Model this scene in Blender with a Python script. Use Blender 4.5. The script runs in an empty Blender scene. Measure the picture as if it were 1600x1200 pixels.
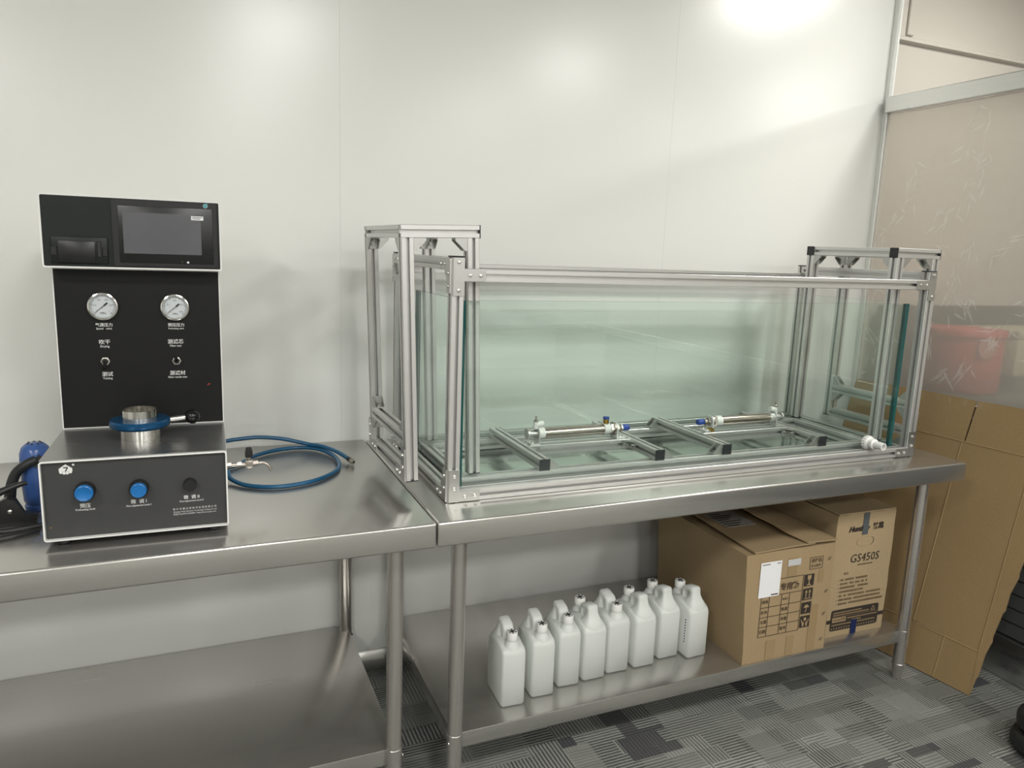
import bpy, bmesh, math, random
from mathutils import Vector, Matrix, Euler
random.seed(7)
SC = bpy.context.scene
COL = SC.collection
PI = math.pi
R = math.radians

# ------------------------------------------------------------------ camera
def make_camera():
    f, pitch, roll, yaw = 1166.34, R(10.1976), R(2.0778), R(23.4032)
    F = Vector((math.sin(yaw)*math.cos(pitch), math.cos(yaw)*math.cos(pitch), -math.sin(pitch)))
    R0 = Vector((math.cos(yaw), -math.sin(yaw), 0)); U0 = R0.cross(F)
    Rv = math.cos(roll)*R0 + math.sin(roll)*U0
    Uv = -math.sin(roll)*R0 + math.cos(roll)*U0
    cam = bpy.data.cameras.new('camera'); o = bpy.data.objects.new('camera', cam); COL.objects.link(o)
    cam.sensor_fit = 'HORIZONTAL'; cam.sensor_width = 36; cam.lens = f/1600*36
    cam.clip_start = 0.02; cam.clip_end = 60
    M = Matrix((Rv, Uv, -F)).transposed().to_4x4(); M.translation = Vector((0.3158, -2.301, 1.4098))
    o.matrix_world = M
    SC.camera = o
make_camera()

# ------------------------------------------------------------------ world, exposure
W = bpy.data.worlds.new('world'); SC.world = W; W.use_nodes = True
W.node_tree.nodes['Background'].inputs[0].default_value = (0.9, 0.95, 1.0, 1)
W.node_tree.nodes['Background'].inputs[1].default_value = 0.02
SC.view_settings.view_transform = 'Standard'; SC.view_settings.look = 'None'
SC.view_settings.gamma = 1.0; SC.view_settings.use_curve_mapping = False
SC.view_settings.exposure = 1.32
LAMP = 21.0                      # emission of the ceiling lamps
SC.cycles.transparent_max_bounces = 48
SC.cycles.max_bounces = 14
SC.cycles.diffuse_bounces = 6
SC.cycles.glossy_bounces = 6
SC.cycles.caustics_reflective = False
SC.cycles.caustics_refractive = False
SC.cycles.sample_clamp_indirect = 4.0
SC.cycles.use_denoising = True

# ------------------------------------------------------------------ materials
def srgb(r, g, b):
    def c(v):
        v /= 255.0
        return v/12.92 if v <= 0.04045 else ((v+0.055)/1.055)**2.4
    return (c(r), c(g), c(b), 1)
class NT:
    """small helper to write node trees"""
    def __init__(s, name):
        s.m = bpy.data.materials.new(name); s.m.use_nodes = True
        s.t = s.m.node_tree; s.t.nodes.clear()
        s.out = s.t.nodes.new('ShaderNodeOutputMaterial')
    def n(s, typ, **kw):
        nd = s.t.nodes.new(typ)
        for k, v in kw.items():
            if k.startswith('_'): setattr(nd, k[1:], v)
        return nd
    def link(s, a, b): s.t.links.new(a, b)
    def put(s, sock, v):
        if isinstance(v, bpy.types.NodeSocket): s.link(v, sock)
        else: sock.default_value = v
    def math(s, op, a, b=None, c=None):
        nd = s.t.nodes.new('ShaderNodeMath'); nd.operation = op
        s.put(nd.inputs[0], a)
        if b is not None: s.put(nd.inputs[1], b)
        if c is not None: s.put(nd.inputs[2], c)
        return nd.outputs[0]
    def mix(s, f, a, b):
        nd = s.t.nodes.new('ShaderNodeMix'); nd.data_type = 'RGBA'
        s.put(nd.inputs[0], f); s.put(nd.inputs[6], a); s.put(nd.inputs[7], b)
        return nd.outputs[2]
    def noise(s, scale, detail=3, vec=None, rough=0.5):
        nd = s.t.nodes.new('ShaderNodeTexNoise'); nd.inputs['Scale'].default_value = scale
        nd.inputs['Detail'].default_value = detail; nd.inputs['Roughness'].default_value = rough
        if vec is not None: s.link(vec, nd.inputs['Vector'])
        return nd.outputs[0]
    def obj(s): return s.t.nodes.new('ShaderNodeTexCoord').outputs['Object']
    def pos(s): return s.t.nodes.new('ShaderNodeNewGeometry').outputs['Position']
    def mapping(s, vec, scale):
        nd = s.t.nodes.new('ShaderNodeMapping'); s.link(vec, nd.inputs[0]); nd.inputs['Scale'].default_value = scale
        return nd.outputs[0]
    def bump(s, h, strength, dist=0.002):
        nd = s.t.nodes.new('ShaderNodeBump'); nd.inputs['Strength'].default_value = strength
        nd.inputs['Distance'].default_value = dist; s.link(h, nd.inputs['Height']); return nd.outputs[0]
    def remap(s, v, a, b, c, d):
        nd = s.t.nodes.new('ShaderNodeMapRange'); s.put(nd.inputs[0], v)
        for i, k in enumerate((a, b, c, d)): nd.inputs[i+1].default_value = k
        return nd.outputs[0]
    def principled(s, col, rough=0.5, metal=0.0, spec=0.5, normal=None, **kw):
        p = s.t.nodes.new('ShaderNodeBsdfPrincipled')
        s.put(p.inputs['Base Color'], col); s.put(p.inputs['Roughness'], rough)
        s.put(p.inputs['Metallic'], metal); s.put(p.inputs['Specular IOR Level'], spec)
        if normal is not None: s.link(normal, p.inputs['Normal'])
        for k, v in kw.items(): s.put(p.inputs[k], v)
        s.link(p.outputs[0], s.out.inputs[0]); return p
    def done(s, shader): s.link(shader, s.out.inputs[0]); return s.m
def plain(name, col, rough=0.5, metal=0.0, spec=0.5, var=0.06, scale=30):
    t = NT(name)
    nz = t.noise(scale, 3, t.obj())
    dark = tuple(c*(1-var) for c in col[:3]) + (1,)
    lite = tuple(min(1, c*(1+var)) for c in col[:3]) + (1,)
    t.principled(t.mix(nz, dark, lite), rough, metal, spec)
    return t.m
def brushed(name, col, rough, stretch, aniso=0.0, bump=0.02, rv=0.06, metal=1.0):
    t = NT(name); v = t.mapping(t.obj(), stretch)
    n1 = t.noise(1.0, 2, v); n2 = t.noise(3.0, 3, t.obj())
    c2 = tuple(c*0.9 for c in col[:3]) + (1,)
    r = t.math('ADD', t.remap(n1, 0.3, 0.7, -rv, rv), t.remap(n2, 0.3, 0.7, rough-0.03, rough+0.03))
    t.principled(t.mix(n1, c2, col), r, metal, 0.5, t.bump(n1, bump, 0.0006), Anisotropic=aniso)
    return t.m
def emitter(name, col, strength):
    t = NT(name); e = t.n('ShaderNodeEmission'); e.inputs[0].default_value = col; e.inputs[1].default_value = strength
    return t.done(e.outputs[0])
def schlick(t, f0=0.04):
    lw = t.n('ShaderNodeLayerWeight'); lw.inputs['Blend'].default_value = 0.5
    return t.math('ADD', f0, t.math('MULTIPLY', 1-f0, t.math('POWER', lw.outputs['Facing'], 5.0)))
def glass(name, tint, f0=0.04):
    t = NT(name)
    tr = t.n('ShaderNodeBsdfTransparent'); tr.inputs[0].default_value = tint
    gl = t.n('ShaderNodeBsdfGlossy'); gl.inputs['Color'].default_value = (0.95, 1, 0.98, 1); gl.inputs['Roughness'].default_value = 0.01
    mx = t.n('ShaderNodeMixShader'); t.link(schlick(t, f0), mx.inputs[0]); t.link(tr.outputs[0], mx.inputs[1]); t.link(gl.outputs[0], mx.inputs[2])
    return t.done(mx.outputs[0])
def carpet():
    t = NT('carpet'); sep = t.n('ShaderNodeSeparateXYZ'); t.link(t.pos(), sep.inputs[0]); x, y = sep.outputs[0], sep.outputs[1]
    def wn(a, b, k):
        c = t.n('ShaderNodeCombineXYZ'); t.put(c.inputs[0], a); t.put(c.inputs[1], b); c.inputs[2].default_value = k
        w = t.n('ShaderNodeTexWhiteNoise'); w.noise_dimensions = '3D'; t.link(c.outputs[0], w.inputs['Vector']); return w.outputs['Value']
    def cells(sx, sy, k):
        row = t.math('FLOOR', t.math('DIVIDE', y, sy))
        off = t.math('MULTIPLY', wn(row, 0.0, k+0.5), sx)
        colm = t.math('FLOOR', t.math('DIVIDE', t.math('ADD', x, off), sx))
        return row, colm
    r1, c1 = cells(0.15, 0.062, 3.0); r2, c2 = cells(0.085, 0.12, 9.0)
    pick = t.math('GREATER_THAN', wn(r1, c1, 1.0), 0.5)
    a1, a2 = wn(r1, c1, 2.0), wn(r2, c2, 2.5)
    ori = t.math('GREATER_THAN', t.math('ADD', t.math('MULTIPLY', a1, pick), t.math('MULTIPLY', a2, t.math('SUBTRACT', 1.0, pick))), 0.5)
    wob = t.math('MULTIPLY', t.noise(60, 2, t.pos()), 0.004)
    lx = t.math('FRACT', t.math('DIVIDE', t.math('ADD', y, wob), 0.0112)); ly = t.math('FRACT', t.math('DIVIDE', t.math('ADD', x, wob), 0.0112))
    ln = t.math('ADD', t.math('MULTIPLY', lx, ori), t.math('MULTIPLY', ly, t.math('SUBTRACT', 1.0, ori)))
    tri = t.math('ABSOLUTE', t.math('SUBTRACT', ln, 0.5))                      # 0 mid .. .5 edge
    line = t.remap(tri, 0.14, 0.30, 1.0, 0.0)
    amp = t.remap(wn(r2, c2, 5.0), 0.0, 1.0, 0.25, 0.95)
    line = t.math('MULTIPLY', line, amp)
    fib = t.noise(900, 2, t.pos()); big = t.noise(5, 2, t.pos())
    tone = wn(r1, c1, 7.0)
    lite = t.mix(tone, (0.235, 0.242, 0.218, 1), (0.370, 0.378, 0.345, 1))
    colr = t.mix(line, lite, (0.066, 0.066, 0.066, 1))
    dk = t.math('MULTIPLY', t.math('LESS_THAN', wn(r2, c2, 8.0), 0.13), t.math('LESS_THAN', wn(r1, c1, 8.5), 0.62))
    colr = t.mix(t.math('MULTIPLY', dk, 0.85), colr, t.mix(wn(r2, c2, 11.0), (0.055, 0.052, 0.070, 1), (0.090, 0.090, 0.086, 1)))
    colr = t.mix(t.remap(fib, 0.3, 0.7, 0.35, 0.0), colr, (0.05, 0.05, 0.048, 1))
    h = t.math('SUBTRACT', t.math('MULTIPLY', fib, 0.6), line)
    t.principled(colr, 0.95, 0, 0.1, t.bump(h, 0.5, 0.003)); return t.m
def cardboard(name, col, lite):
    t = NT(name); v = t.obj()
    n1 = t.noise(4, 4, v); n2 = t.noise(220, 2, v); fl = t.noise(1.0, 2, t.mapping(v, (6, 6, 160)))
    c = t.mix(n1, col, lite); c = t.mix(t.remap(n2, 0.35, 0.65, 0.0, 0.12), c, (0.10, 0.065, 0.03, 1))
    h = t.math('ADD', t.math('MULTIPLY', fl, 0.6), n1)
    t.principled(c, 0.72, 0, 0.25, t.bump(h, 0.18, 0.002)); return t.m
def plastic_milky():
    t = NT('milky_plastic'); v = t.obj(); nz = t.noise(14, 3, v)
    c = t.mix(nz, (0.84, 0.86, 0.83, 1), (0.90, 0.91, 0.88, 1))
    p = t.n('ShaderNodeBsdfPrincipled'); t.put(p.inputs['Base Color'], c); p.inputs['Roughness'].default_value = 0.34
    p.inputs['Specular IOR Level'].default_value = 0.45
    tl = t.n('ShaderNodeBsdfTranslucent'); t.put(tl.inputs[0], (0.90, 0.93, 0.90, 1))
    mx = t.n('ShaderNodeMixShader'); mx.inputs[0].default_value = 0.35
    t.link(p.outputs[0], mx.inputs[1]); t.link(tl.outputs[0], mx.inputs[2]); return t.done(mx.outputs[0])
def film(name, diff, tint, k):
    t = NT(name)
    tr = t.n('ShaderNodeBsdfTransparent'); tr.inputs[0].default_value = tint
    df = t.n('ShaderNodeBsdfDiffuse'); df.inputs[0].default_value = diff
    tl = t.n('ShaderNodeBsdfTranslucent'); tl.inputs[0].default_value = diff
    a = t.n('ShaderNodeMixShader'); a.inputs[0].default_value = 0.3; t.link(df.outputs[0], a.inputs[1]); t.link(tl.outputs[0], a.inputs[2])
    b = t.n('ShaderNodeMixShader'); b.inputs[0].default_value = k; t.link(tr.outputs[0], b.inputs[1]); t.link(a.outputs[0], b.inputs[2])
    gl = t.n('ShaderNodeBsdfGlossy'); gl.inputs['Roughness'].default_value = 0.12
    c = t.n('ShaderNodeMixShader'); t.link(schlick(t, 0.03), c.inputs[0]); t.link(b.outputs[0], c.inputs[1]); t.link(gl.outputs[0], c.inputs[2])
    return t.done(c.outputs[0])
def leafmat():
    t = NT('leaf_print'); tr = t.n('ShaderNodeBsdfTransparent'); df = t.n('ShaderNodeBsdfDiffuse'); df.inputs[0].default_value = (0.93, 0.92, 0.88, 1)
    m = t.n('ShaderNodeMixShader'); m.inputs[0].default_value = 0.38; t.link(tr.outputs[0], m.inputs[1]); t.link(df.outputs[0], m.inputs[2]); return t.done(m.outputs[0])
def wallpaint(name, c1, c2, rough, spec):
    t = NT(name); v = t.pos(); nz = t.noise(1.3, 3, v); fine = t.noise(240, 2, v)
    t.principled(t.mix(nz, c1, c2), rough, 0, spec, t.bump(fine, 0.03, 0.0006)); return t.m
MAT = {
 'wall': wallpaint('wall_panel_paint', (0.845, 0.858, 0.815, 1), (0.870, 0.870, 0.838, 1), 0.245, 0.62),
 'beyond': wallpaint('beige_wall_paint', (0.50, 0.46, 0.41, 1), (0.55, 0.51, 0.455, 1), 0.5, 0.3),
 'rear': wallpaint('rear_wall_paint', (0.76, 0.75, 0.72, 1), (0.80, 0.79, 0.76, 1), 0.5, 0.3),
 'ceil': wallpaint('ceiling_paint', (0.78, 0.78, 0.76, 1), (0.82, 0.82, 0.80, 1), 0.8, 0.2),
 'unseen_band': plain('unseen_band_dark', (0.05, 0.05, 0.05, 1), 0.5),
 'carpet': carpet(),
 'lamp': emitter('lamp_diffuser', (1.0, 0.99, 0.96, 1), LAMP),
 'white_alu': plain('white_aluminium_trim', (0.80, 0.81, 0.78, 1), 0.35, 0.3, 0.5, 0.03),
 'alu_rail': brushed('rail_aluminium', (0.70, 0.70, 0.68, 1), 0.32, (3, 3, 60)),
 'steel_top': brushed('table_steel', (0.60, 0.585, 0.555, 1), 0.235, (1.2, 30, 30), 0.0, 0.0, 0.018, 0.88),
 'steel_pipe': brushed('pipe_steel', (0.62, 0.585, 0.555, 1), 0.24, (25, 25, 1.5), 0.0, 0.0, 0.02, 0.85),
 'steel': brushed('polished_steel', (0.72, 0.70, 0.66, 1), 0.16, (60, 60, 60), 0, 0.01, 0.03),
 'barrel': plain('barrel_steel', (0.48, 0.43, 0.38, 1), 0.20, 1.0, 0.5, 0.03),
 'nickel': plain('nickel_fitting', (0.46, 0.42, 0.38, 1), 0.28, 1.0),
 'steel_dark': brushed('base_cover_steel', (0.40, 0.40, 0.395, 1), 0.30, (3, 40, 40), 0.0, 0.0, 0.03, 0.85),
 'alu': plain('extrusion_aluminium', (0.66, 0.655, 0.64, 1), 0.38, 0.75, 0.5, 0.03),
 'alu_plate': plain('plate_aluminium', (0.56, 0.56, 0.54, 1), 0.36, 1.0, 0.5, 0.04),
 'alu_cast': plain('bracket_aluminium', (0.52, 0.52, 0.50, 1), 0.42, 1.0, 0.5, 0.06),
 'bolt': plain('bolt_steel', (0.82, 0.81, 0.79, 1), 0.15, 1.0),
 'black_cap': plain('black_end_cap', (0.018, 0.019, 0.022, 1), 0.45),
 'black': plain('black_plastic', (0.012, 0.012, 0.012, 1), 0.38),
 'rubber': plain('black_rubber', (0.014, 0.016, 0.016, 1), 0.5),
 'gloss_black': plain('gloss_black_ball', (0.006, 0.006, 0.006, 1), 0.10),
 'panel': plain('charcoal_panel', (0.050, 0.050, 0.050, 1), 0.40, 0, 0.4, 0.08),
 'panel2': plain('black_panel', (0.0100, 0.0100, 0.0100, 1), 0.45, 0, 0.22, 0.08),
 'head': plain('head_panel', (0.0095, 0.013, 0.012, 1), 0.40, 0, 0.28, 0.08),
 'bezel': plain('bezel_black', (0.006, 0.006, 0.0065, 1), 0.30),
 'screen': None,
 'white_edge': plain('white_enamel', (0.82, 0.82, 0.79, 1), 0.35, 0, 0.5, 0.03),
 'print_white': plain('white_print', (0.78, 0.78, 0.76, 1), 0.6),
 'print_dark': plain('dark_print', (0.030, 0.022, 0.016, 1), 0.7),
 'print_brown': plain('brown_print', (0.070, 0.045, 0.024, 1), 0.7),
 'print_faint': plain('faint_print', (0.135, 0.088, 0.045, 1), 0.7),
 'print_tan': plain('tan_print', (0.36, 0.25, 0.13, 1), 0.7),
 'dial': plain('dial_face', (0.60, 0.64, 0.66, 1), 0.4, 0, 0.5, 0.03),
 'blue': plain('blue_anodised', (0.003, 0.070, 0.180, 1), 0.28, 0.35, 0.5, 0.05),
 'blue_cap': plain('blue_knob_plastic', (0.010, 0.150, 0.430, 1), 0.30),
 'blue_tube': plain('blue_hose', (0.010, 0.100, 0.215, 1), 0.30),
 'blue_body': plain('blue_plastic', (0.045, 0.105, 0.310, 1), 0.26),
 'blue_plug': plain('blue_plug', (0.015, 0.060, 0.330, 1), 0.4),
 'brass': plain('brass', (0.55, 0.36, 0.08, 1), 0.28, 1.0),
 'glass': glass('tank_glass', (0.970, 0.999, 0.984, 1), 0.034),
 'glass_edge': plain('glass_edge_teal', (0.006, 0.085, 0.080, 1), 0.12, 0.0, 0.6),
 'clear': glass('partition_clear_glass', (0.955, 0.955, 0.945, 1)),
 'film': film('frosted_film', (0.72, 0.685, 0.635, 1), (0.95, 0.93, 0.90, 1), 0.40),
 'leaf': leafmat(),
 'pvc': plain('white_pvc', (0.82, 0.82, 0.79, 1), 0.32, 0, 0.5, 0.02),
 'milky': plastic_milky(),
 'cap_white': plain('cap_white', (0.80, 0.80, 0.77, 1), 0.4),
 'carton': cardboard('carton_board', (0.335, 0.240, 0.132, 1), (0.405, 0.300, 0.175, 1)),
 'carton2': cardboard('carton_board_pale', (0.400, 0.300, 0.175, 1), (0.455, 0.345, 0.210, 1)),
 'sheet': cardboard('sheet_board', (0.285, 0.195, 0.092, 1), (0.345, 0.240, 0.122, 1)),
 'tape': plain('packing_tape', (0.33, 0.235, 0.125, 1), 0.22, 0, 0.5, 0.06),
 'tape_blue': plain('blue_printed_tape', (0.012, 0.022, 0.085, 1), 0.3),
 'tape_grey': plain('grey_printed_tape', (0.10, 0.115, 0.12, 1), 0.3),
 'paper': plain('white_paper', (0.84, 0.84, 0.85, 1), 0.5, 0, 0.4, 0.02),
 'paper_grey': plain('grey_paper', (0.33, 0.31, 0.28, 1), 0.5, 0, 0.4, 0.1),
 'red': plain('red_plastic', (0.42, 0.055, 0.045, 1), 0.4),
 'pink': plain('pale_pink_label', (0.42, 0.17, 0.15, 1), 0.5),
 'cream': plain('cream_board', (0.36, 0.33, 0.22, 1), 0.6),
 'darkboard': plain('dark_board', (0.045, 0.050, 0.040, 1), 0.5),
 'lower': plain('grey_lower_panel', (0.085, 0.09, 0.085, 1), 0.4, 0.2),
 'base_alu': plain('baseboard_aluminium', (0.45, 0.45, 0.43, 1), 0.3, 1.0),
 'redmark': plain('red_mark', (0.30, 0.03, 0.03, 1), 0.6),
 'teal': plain('teal_print', (0.05, 0.32, 0.36, 1), 0.4),
}
def screen_mat():
    t = NT('screen_glass'); nz = t.noise(9, 2, t.obj())
    t.principled(t.mix(nz, (0.060, 0.066, 0.080, 1), (0.110, 0.105, 0.115, 1)), 0.16, 0, 0.6); return t.m
MAT['screen'] = screen_mat()

# ------------------------------------------------------------------ mesh helpers
def B(): return bmesh.new()
def box(bm, x0, x1, y0, y1, z0, z1, bev=0.0, seg=2):
    r = bmesh.ops.create_cube(bm, size=1.0)
    vs = r['verts']
    for v in vs:
        v.co = Vector((x0+(v.co.x+0.5)*(x1-x0), y0+(v.co.y+0.5)*(y1-y0), z0+(v.co.z+0.5)*(z1-z0)))
    if bev > 0:
        es = list({e for v in vs for e in v.link_edges})
        bmesh.ops.bevel(bm, geom=es, offset=bev, segments=seg, profile=0.5, affect='EDGES', clamp_overlap=True)
    return bm
def frame_axes(d):
    d = d.normalized(); a = Vector((0, 0, 1)) if abs(d.z) < 0.9 else Vector((1, 0, 0))
    u = a.cross(d).normalized(); return u, d.cross(u).normalized()
def ring(bm, c, u, v, r, n, ph=0.0):
    return [bm.verts.new(c + u*(r*math.cos(2*PI*i/n+ph)) + v*(r*math.sin(2*PI*i/n+ph))) for i in range(n)]
def skin(bm, ra, rb):
    n = len(ra)
    for i in range(n): bm.faces.new((ra[i], ra[(i+1) % n], rb[(i+1) % n], rb[i]))
def cyl(bm, p0, p1, r0, r1=None, n=20, ph=0.0):
    p0, p1 = Vector(p0), Vector(p1); r1 = r0 if r1 is None else r1
    u, v = frame_axes(p1-p0)
    a = ring(bm, p0, u, v, r0, n, ph); b = ring(bm, p1, u, v, r1, n, ph)
    skin(bm, a, b); bm.faces.new(list(reversed(a))); bm.faces.new(b); return bm
def lathe(bm, prof, base=(0, 0, 0), axis=(0, 0, 1), n=24, caps=True):
    base = Vector(base); ax = Vector(axis).normalized(); u, v = frame_axes(ax); last = None; first = None
    for r, h in prof:
        rg = ring(bm, base+ax*h, u, v, max(r, 1e-5), n)
        if last: skin(bm, last, rg)
        else: first = rg
        last = rg
    if caps: bm.faces.new(list(reversed(first))); bm.faces.new(last)
    return bm
def smooth_path(pts, k=6):
    pts = [Vector(p) for p in pts]; out = []
    P = [pts[0]*2-pts[1]] + pts + [pts[-1]*2-pts[-2]]
    for i in range(1, len(P)-2):
        a, b, c, d = P[i-1], P[i], P[i+1], P[i+2]
        for j in range(k):
            t = j/k
            out.append(0.5*((2*b)+(c-a)*t+(2*a-5*b+4*c-d)*t*t+(3*b-a-3*c+d)*t**3))
    out.append(pts[-1]); return out
def tube(bm, pts, r, n=10, k=6, rads=None):
    pts = smooth_path(pts, k) if k else [Vector(p) for p in pts]
    last = None; u = None; first = None; m = len(pts)
    for i, p in enumerate(pts):
        d = (pts[min(i+1, m-1)]-pts[max(i-1, 0)]).normalized()
        if u is None: u, v = frame_axes(d)
        else:
            u = (u - d*u.dot(d)).normalized(); v = d.cross(u).normalized()
        rr = r if rads is None else rads[0]+(rads[1]-rads[0])*i/(m-1)
        rg = ring(bm, p, u, v, rr, n)
        if last: skin(bm, last, rg)
        else: first = rg
        last = rg
    bm.faces.new(list(reversed(first))); bm.faces.new(last); return bm
def prism(bm, poly, o, u, v, w):
    """extrude a 2d polygon (in u,v at o) by the vector w"""
    o, u, v, w = Vector(o), Vector(u), Vector(v), Vector(w)
    a = [bm.verts.new(o+u*x+v*y) for x, y in poly]; b = [bm.verts.new(q.co+w) for q in a]
    f1 = bm.faces.new(a); f2 = bm.faces.new(list(reversed(b)))
    n = len(a)
    for i in range(n): bm.faces.new((a[i], b[i], b[(i+1) % n], a[(i+1) % n]))
    bmesh.ops.recalc_face_normals(bm, faces=[f for f in bm.faces])
    return bm
S = 0.030
def profile30(wide=1):
    """cross-section of slotted extrusion, S x S*wide, origin at lower corner"""
    c, g, d, b = 0.0012, 0.0042, 0.0098, 0.0078
    pts = []
    def side(p, q, n):      # walk from p to q with n slots
        p, q = Vector(p), Vector(q); L = (q-p).length; t = (q-p)/L; nrm = Vector((-t.y, t.x))
        pts.append(p+t*c)
        for i in range(n):
            m = L*(i+0.5)/n
            pts.append(p+t*(m-g)); pts.append(p+t*(m-g)+nrm*0.002); pts.append(p+t*(m-b)+nrm*0.002)
            pts.append(p+t*(m-b*0.55)+nrm*d); pts.append(p+t*(m+b*0.55)+nrm*d)
            pts.append(p+t*(m+b)+nrm*0.002); pts.append(p+t*(m+g)+nrm*0.002); pts.append(p+t*(m+g))
        pts.append(q-t*c)
    Wd = S*wide
    side((0, 0), (Wd, 0), wide); side((Wd, 0), (Wd, S), 1); side((Wd, S), (0, S), wide); side((0, S), (0, 0), 1)
    return [(p.x, p.y) for p in pts]
PR1, PR2 = profile30(1), profile30(2)
def extr(bm, o, axis, length, wide=1):
    """slotted bar from corner o along 'x','y' or 'z'; wide bars are widened across in the ground plane"""
    P = PR1 if wide == 1 else PR2
    if axis == 'x': return prism(bm, P, o, (0, 1, 0), (0, 0, 1), (length, 0, 0))
    if axis == 'y': return prism(bm, P, o, (1, 0, 0), (0, 0, 1), (0, length, 0))
    return prism(bm, P, o, (1, 0, 0), (0, 1, 0), (0, 0, length))
def obj(name, bm, mat, parent=None, smooth=35, edge_mat=None):
    me = bpy.data.meshes.new(name)
    if smooth: 
        for f in bm.faces: f.smooth = True
    bm.normal_update(); bm.to_mesh(me); bm.free()
    me.materials.append(MAT[mat] if isinstance(mat, str) else mat)
    if edge_mat: me.materials.append(MAT[edge_mat])
    if smooth: me.set_sharp_from_angle(angle=R(smooth))
    o = bpy.data.objects.new(name, me); COL.objects.link(o)
    if parent is not None: o.parent = parent
    return o
def tag(o, label, cat, group=None):
    o['label'] = label; o['category'] = cat
    if group: o['group'] = group
    return o
def thing(name, label, cat, loc=(0, 0, 0), rot=(0, 0, 0), group=None):
    o = bpy.data.objects.new(name, None); COL.objects.link(o); o.empty_display_size = 0.05
    o.location = loc; o.rotation_euler = rot
    return tag(o, label, cat, group)
def structure(name, bm, mat, parent=None, smooth=35):
    o = obj(name, bm, mat, parent, smooth)
    if parent is None: o['kind'] = 'structure'
    return o
def inst(src, parent, loc, rot=(0, 0, 0), name=None, scale=None):
    o = bpy.data.objects.new(name or src.name.split('.')[0], src.data); COL.objects.link(o)
    o.parent = parent; o.location = loc; o.rotation_euler = rot
    if scale: o.scale = scale
    return o
def text(body, mat, parent, loc, width=None, size=0.01, rot=(PI/2, 0, 0), name='lettering', align='CENTER', shear=0.0, bold=0.0, maxh=None):
    """flat print: the characters as thin mesh, standing in the x-z plane of the parent by default"""
    c = bpy.data.curves.new('t', 'FONT'); c.body = body; c.size = size; c.align_x = align; c.align_y = 'CENTER'
    c.resolution_u = 2; c.shear = shear; c.offset = bold
    o = bpy.data.objects.new('t', c); COL.objects.link(o)
    bpy.context.view_layer.update()
    me = bpy.data.meshes.new_from_object(o.evaluated_get(bpy.context.evaluated_depsgraph_get()))
    bpy.data.objects.remove(o); bpy.data.curves.remove(c)
    xs = [v.co.x for v in me.vertices] or [0]
    w = max(xs)-min(xs) or 1; k = width/w if width else 1.0
    mx = (max(xs)+min(xs))/2 if align == 'CENTER' else 0
    for v in me.vertices: v.co = Vector(((v.co.x-mx)*k, v.co.y*(k if not maxh else 1), v.co.z))
    me.materials.clear(); me.materials.append(MAT[mat])
    t = bpy.data.objects.new(name, me); COL.objects.link(t); t.parent = parent; t.location = loc; t.rotation_euler = rot
    return t
def flat(bm, x0, x1, z0, z1, y, th=0.0006):
    box(bm, x0, x1, y-th, y, z0, z1); return bm

# shared small meshes
def mesh_only(name, bm, mat, smooth=35):
    o = obj(name, bm, mat, None, smooth); COL.objects.unlink(o); return o
bb = B(); lathe(bb, [(0.0046, 0), (0.0046, 0.0012), (0.0040, 0.0026), (0.0024, 0.0034), (0.0020, 0.0034), (0.0018, 0.0018)], n=10)
BOLT = mesh_only('bolt', bb, 'bolt')                       # head points to +z
FACE = {'-y': (PI/2, 0, 0), '+y': (-PI/2, 0, 0), '-x': (0, -PI/2, 0), '+x': (0, PI/2, 0), '+z': (0, 0, 0), '-z': (PI, 0, 0)}
def bolt(parent, loc, face, s=1.0): return inst(BOLT, parent, loc, FACE[face], 'bolt', (s, s, s))
# gusset bracket: legs along +x and +z from the corner at the origin, 28 wide in y (centred)
def gusset_mesh():
    bm = B(); a, t, w = 0.030, 0.0035, 0.0135
    box(bm, 0, a, -w, w, 0, t); box(bm, 0, t, -w, w, t, a)
    for s in (-1, 1):
        y0 = w*s - (0.0028 if s > 0 else 0)
        prism(bm, [(t, t), (a, t), (a, 0.006), (0.006, a), (t, a)], (0, y0, 0), (1, 0, 0), (0, 0, 1), (0, 0.0028, 0))
    cyl(bm, (0.016, 0, t), (0.016, 0, t+0.005), 0.0052, n=8); cyl(bm, (t, 0, 0.016), (t+0.005, 0, 0.016), 0.0052, n=8)
    return mesh_only('corner_bracket', bm, 'alu_cast')
GUSSET = gusset_mesh()
def gusset(parent, loc, a, b):
    """a, b: the two leg directions as axis vectors"""
    a, b = Vector(a), Vector(b); y = b.cross(a)
    o = inst(GUSSET, parent, (0, 0, 0), name='corner_bracket')
    M = Matrix((a, y, b)).transposed().to_4x4(); M.translation = Vector(loc); o.matrix_local = M
    return o

# ================================================================== THE ROOM
XP = 2.886        # partition plane
CEIL = 2.72
bm = B(); box(bm, -3.2, 7.2, -7.2, 0.6, -0.05, 0.0); structure('floor', bm, 'carpet', smooth=0)
bm = B(); box(bm, -3.2, 7.2, -7.2, 0.6, CEIL, CEIL+0.08); structure('ceiling', bm, 'ceil', smooth=0)
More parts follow.
